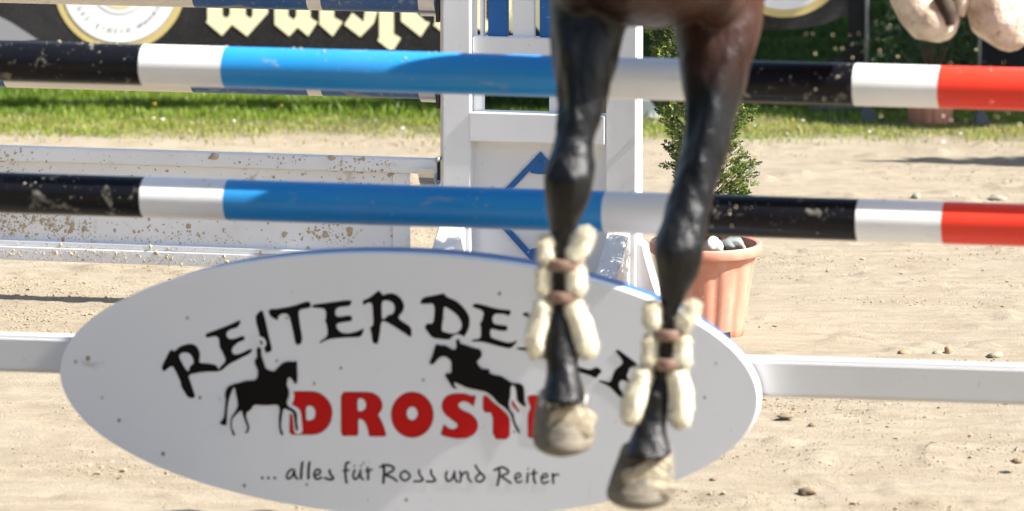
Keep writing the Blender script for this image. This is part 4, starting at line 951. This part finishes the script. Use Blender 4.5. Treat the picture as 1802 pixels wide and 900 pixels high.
for rows, D in (([(686,953,1029),(691,948,1033),(697,946,1035),(701,950,1030)], DL), ([(782,1098,1181),(787,1093,1184),(792,1092,1186),(796,1096,1182)], DRR)):
    rs = []
    for i,(py,xl,xr) in enumerate(rows):
        c = atD((xl+xr)/2, py, D); hw = (xr-xl)/2*D/FPX
        rs.append([toloc(c + Vector((hw*math.cos(2*math.pi*k/32), 0.052*(hw/0.05)*math.sin(2*math.pi*k/32), 0))) for k in range(32)])
    MB().rings(rs).build('coronet_band', plain('dusty_coronet', (0.16,0.14,0.115), 0.85, var=0.5, sc=60, bump=0.006), hs, smooth=True)
def cake(px, py, rx, rz, D, seed, dy):
    m2 = MB(); bm = bmesh.new(); bmesh.ops.create_icosphere(bm, subdivisions=4, radius=1.0); c = toloc(atD(px,py,D-dy)); off = Vector((seed*2.7,0,seed))
    for v in bm.verts:
        d = 1 + 0.55*mnoise.noise(v.co*1.7+off) + 0.22*mnoise.noise(v.co*5+off) + 0.08*mnoise.noise(v.co*13+off)
        v.co = c + Vector((v.co.x*rx*d*D/FPX, v.co.y*0.006*(1+0.3*mnoise.noise(v.co*4)), v.co.z*rz*d*D/FPX))
    me_ = bpy.data.meshes.new('mud_cake'); bm.to_mesh(me_); bm.free(); link('mud_cake', me_, MUDC, hs, True)
MUDC = plain('caked_sand', (0.41,0.35,0.25), 0.95, var=0.35, sc=45, bump=0.006, bsc=150)
cake(1008,748,36,32,DL,3,0.066); cake(978,772,22,12,DL,7,0.064); cake(1136,838,42,26,DRR,5,0.074); cake(1154,814,24,18,DRR,9,0.060); cake(1150,862,34,13,DRR,11,0.080)
# whitish coronet tufts on the left foot
mbx = MB(); 
for i in range(26):
    px = 950+ (i*37 % 84); py = 690 + (i*13 % 22); c = toloc(atD(px, py, DL-0.045-0.012*math.sin((px-950)/84*math.pi)))
    mbx.tube([c, c+Vector((rr_.uniform(-.004,.004),-0.004,-0.010))], [0.0055,0.002], 7)
tagp(mbx.build('coronet_hair', plain('white_coronet_hair',(0.62,0.62,0.62),0.7), hs, smooth=True), kind='stuff')
# hind hooves, pale with dust, tucked under the belly
PALE = NT('pale_hind_hoof'); c = PALE.mix(PALE.ramp(PALE.noise(16,5), [(0.38,0.0),(0.62,1.0)]), (0.84,0.76,0.62), (0.58,0.44,0.31)); c = PALE.mix(PALE.ramp(PALE.noise(30,4), [(0.62,0.0),(0.72,0.7)]), c, (0.12,0.09,0.06)); PALE.base(c); PALE.rough(0.6); PALE.bump(PALE.noise(24,5,0.65),0.02,0.9)
def blob(name, chain, mat, label=None, D=14.10, par=None):
    m2 = MB()
    pts = [toloc(atD(x,y,D+dd)) for x,y,r,dd in chain]; m2.tube(pts, [r*D/FPX for x,y,r,dd in chain], 28)
    me_ = m2.mesh(name); t_ = bpy.data.objects.new('t', me_); COL.objects.link(t_); q = t_.modifiers.new('r','REMESH'); q.mode='VOXEL'; q.voxel_size=0.004; q.use_smooth_shade=True
    q = t_.modifiers.new('s','SMOOTH'); q.iterations = 12; q.factor = 0.5
    dg = bpy.context.evaluated_depsgraph_get(); r_ = bpy.data.meshes.new_from_object(t_.evaluated_get(dg)); bpy.data.objects.remove(t_); r_.materials.clear()
    o = link(name, r_, mat, par or hs, True)
    if label: o['label'] = label
    return o
blob('hoof', [(1598,-40,38,0.02),(1604,-10,40,0),(1616,12,42,0),(1634,26,48,0),(1648,38,48,0.0),(1656,50,38,0.0),(1660,60,24,0.01)], PALE.m, 'pale dusty hind hoof, the left one of the tucked pair')
blob('hoof', [(1742,-50,46,0.02),(1752,-15,54,0),(1760,12,60,0),(1768,34,62,0),(1774,52,54,0),(1776,66,42,0),(1776,76,26,0.01)], PALE.m, 'pale dusty hind hoof at the top right corner')
DK = plain('dark_sole', (0.05,0.035,0.025), 0.8)
blob('sole', [(1655,-10,14,0),(1668,20,17,0),(1672,45,10,0)], DK, D=14.05)
blob('heel_bulb', [(1690,-40,16,0),(1694,5,13,0),(1690,30,9,0)], PALE.m, D=14.07)
# fleece lined boots
FL = NT('cream_fleece'); FL.base(FL.mix(FL.noise(40,4), (0.86,0.81,0.66), (0.78,0.69,0.48))); FL.rough(1.0); FL.p.inputs['Sheen Weight'].default_value = 0.6
FL.p.inputs['Subsurface Weight'].default_value = 0.15; FL.p.inputs['Subsurface Scale'].default_value = 0.01; FL.bump(FL.noise(130,4,0.7), 0.006, 1.0)
LEA = plain('brown_leather', (0.21,0.13,0.095), 0.55, var=0.45, sc=50, bump=0.002)
NEO = plain('black_neoprene', (0.014,0.014,0.015), 0.5, var=0.2)
def fleece(path, D, par):
    """path: (px, py, radius px, depth offset)"""
    pts = [toloc(atD(x,y,D+d)) for x,y,r,d in path]; rad = [r*(1.20 if len(path) > 3 else 1.10)*D/FPX for x,y,r,d in path]
    P2_, R2_ = [], []
    ext = [(pts[0]+(pts[0]-pts[1]).normalized()*rad[0]*f, rad[0]*math.sqrt(max(0.02,1-f*f))) for f in (0.97,0.85,0.6,0.3)]
    P2_ += [e[0] for e in ext]; R2_ += [e[1] for e in ext]; P2_ += pts; R2_ += rad
    ext = [(pts[-1]+(pts[-1]-pts[-2]).normalized()*rad[-1]*f, rad[-1]*math.sqrt(max(0.02,1-f*f))) for f in (0.3,0.6,0.85,0.97)]
    P2_ += [e[0] for e in ext]; R2_ += [e[1] for e in ext]
    m2 = MB(); m2.tube(P2_, R2_, 24); me_ = m2.mesh('fleece_pad')
    bm = bmesh.new(); bm.from_mesh(me_); bmesh.ops.subdivide_edges(bm, edges=bm.edges, cuts=1, use_grid_fill=True); bm.normal_update()
    for v in bm.verts: v.co += v.normal*(0.0034*mnoise.noise(v.co*70)+0.0034*mnoise.noise(v.co*190))
    bm.to_mesh(me_); bm.free()
    nv = len(me_.vertices); nf = len(me_.polygons); C_ = np.empty(nf*3,np.float32); me_.polygons.foreach_get('center',C_); C_ = C_.reshape(-1,3)
    N_ = np.empty(nf*3,np.float32); me_.polygons.foreach_get('normal',N_); N_ = N_.reshape(-1,3)
    vo = np.empty(nv*3,np.float32); me_.vertices.foreach_get('co',vo); vo = vo.reshape(-1,3); fv = [tuple(p.vertices) for p in me_.polygons]
    rg = np.random.default_rng(nv+int(abs(path[0][0]))); k = max(1, 4200//nf); idx = np.repeat(np.arange(nf), k); n_ = len(idx)
    b_ = C_[idx]+rg.normal(size=(n_,3))*0.0022; d_ = N_[idx]+rg.normal(size=(n_,3))*0.55; d_ /= np.linalg.norm(d_,axis=1,keepdims=True)
    w__ = np.cross(d_, rg.normal(size=(n_,3))); w__ /= np.linalg.norm(w__,axis=1,keepdims=True); L_ = rg.uniform(0.003,0.0075,(n_,1))
    tri = np.stack([b_-w__*0.0007, b_+w__*0.0007, b_+d_*L_],1).reshape(-1,3); V_ = np.concatenate([vo,tri])
    me2 = bpy.data.meshes.new('fleece_pad'); me2.from_pydata(V_.tolist(), [], fv+[(nv+3*i,nv+3*i+1,nv+3*i+2) for i in range(n_)]); me2.update()
    return link('fleece_pad', me2, FL.m, par, True)
def strap(px0, px1, py, hpx, D, par, tilt=0.0):
    c = atD((px0+px1)/2, py, D); hw = (px1-px0)/2*D/FPX; hh = hpx/2*D/FPX; rs = []
    for (dz, rr2) in ((-hh,0.94),(-hh*0.7,1.0),(hh*0.7,1.0),(hh,0.94)):
        rs.append([toloc(c + Vector((hw*rr2*math.cos(2*math.pi*k/32), (0.034+0.012)*rr2*math.sin(2*math.pi*k/32), dz + tilt*hw*math.cos(2*math.pi*k/32)))) for k in range(32)])
    o = MB().rings(rs).build('strap', LEA, par, smooth=True); o.data.set_sharp_from_angle(angle=R(50))
def cuff(rows, D, par):
    rs = []
    for (py,xl,xr) in rows:
        c = atD((xl+xr)/2,py,D); hw = (xr-xl)/2*D/FPX*1.03+0.0005
        rs.append([toloc(c+Vector((hw*math.cos(2*math.pi*k/32), 0.010+hw*1.5*math.sin(2*math.pi*k/32), 0))) for k in range(32)])
    MB().rings(rs).build('cuff', NEO, par, smooth=True)
def boot(D, label, pads, straps, cf_rows):
    b = empty('tendon_boot', (0,0,0)); b.parent = hs; b['label'] = label
    for p in pads: fleece(p, D, b)
    for s in straps: strap(*s, D, b)
    cuff(cf_rows, D, b)
boot(DL, 'fleece padded boot on the left front leg',
     [[(960,430,13,-.02),(959,450,13,-.02)],[(1030,417,14,-.02),(1022,433,16,-.02),(1011,448,15,-.02)],[(956,483,11,-.02),(956,505,11,-.02)],[(1013,482,16,-.02),(1013,503,17,-.02)],
      [(957,545,14,-.02),(948,568,16,-.02),(942,595,16,-.02),(944,614,13,-.02)],[(1010,543,15,-.02),(1021,570,17,-.02),(1028,595,18,-.02),(1032,612,16,-.02)]],
     [(956,1028,464,21),(957,1026,520,20)], [(452,970,1004),(480,971,1003),(510,968,1003),(534,963,1005)])
boot(DRR, 'fleece padded boot on the right front leg',
     [[(1148,546,14,-.02),(1148,564,14,-.02)],[(1219,545,13,-.02),(1212,557,16,-.02),(1203,569,14,-.02)],[(1144,604,12,-.02),(1143,628,12,-.02)],[(1200,604,14,-.02),(1200,630,15,-.02)],
      [(1131,662,15,-.02),(1122,687,18,-.02),(1115,712,19,-.02),(1113,728,17,-.02)],[(1192,664,16,-.02),(1198,690,18,-.02),(1199,715,18,-.02),(1197,733,17,-.02)]],
     [(1147,1208,587,20),(1146,1207,638,21)], [(574,1162,1193),(600,1158,1190),(625,1155,1187),(652,1147,1181)])
# tail streams behind
tb_ = MB(); tb_.tube([toloc(p) for p in [(0.66,13.76,cz0+0.58),(0.74,13.92,cz0+0.56),(0.82,14.05,cz0+0.42),(0.86,14.10,cz0+0.15)]], [0.035,0.05,0.06,0.02], 12); tb_.build('tail', plain('black_tail_hair',(0.012,0.011,0.010),0.5,var=0.4,sc=60,bump=0.01), hs, smooth=True)
# ================================================================== sand grains thrown up
pts = [(1430,60),(1465,62),(1495,62),(1511,60),(1499,78),(1470,86),(1482,86),(1435,95),(1418,60),(1522,80),(1545,70),(1548,90),(1566,45),(1500,102),(1540,38),(1555,118),(1565,128),(1580,100),(1675,48),(1673,112),(1718,88),(1766,110),(1757,207),(1746,222),(1794,220),(1700,212),(1673,212),(1752,204),(1775,200),(1745,180),(1660,205),(1450,175),(1435,158),(1550,205),(1284,372),(1295,365),(1312,366),(1322,366),(1288,398),(1365,190)]
P = np.array([list(atD(a,b,12.6+0.9*random.random())) for a,b in pts]); V_,F_ = scatter_lumps(P, rng.uniform(0.0012,0.0028,len(P)), 1.0, 0.25, 12)
o = npmesh('flying_sand', V_, F_, plain('flying_sand_grains',(0.62,0.52,0.34),0.9)); tagp(o, 'loose sand grains thrown up in the air by the hooves', 'sand', kind='stuff')
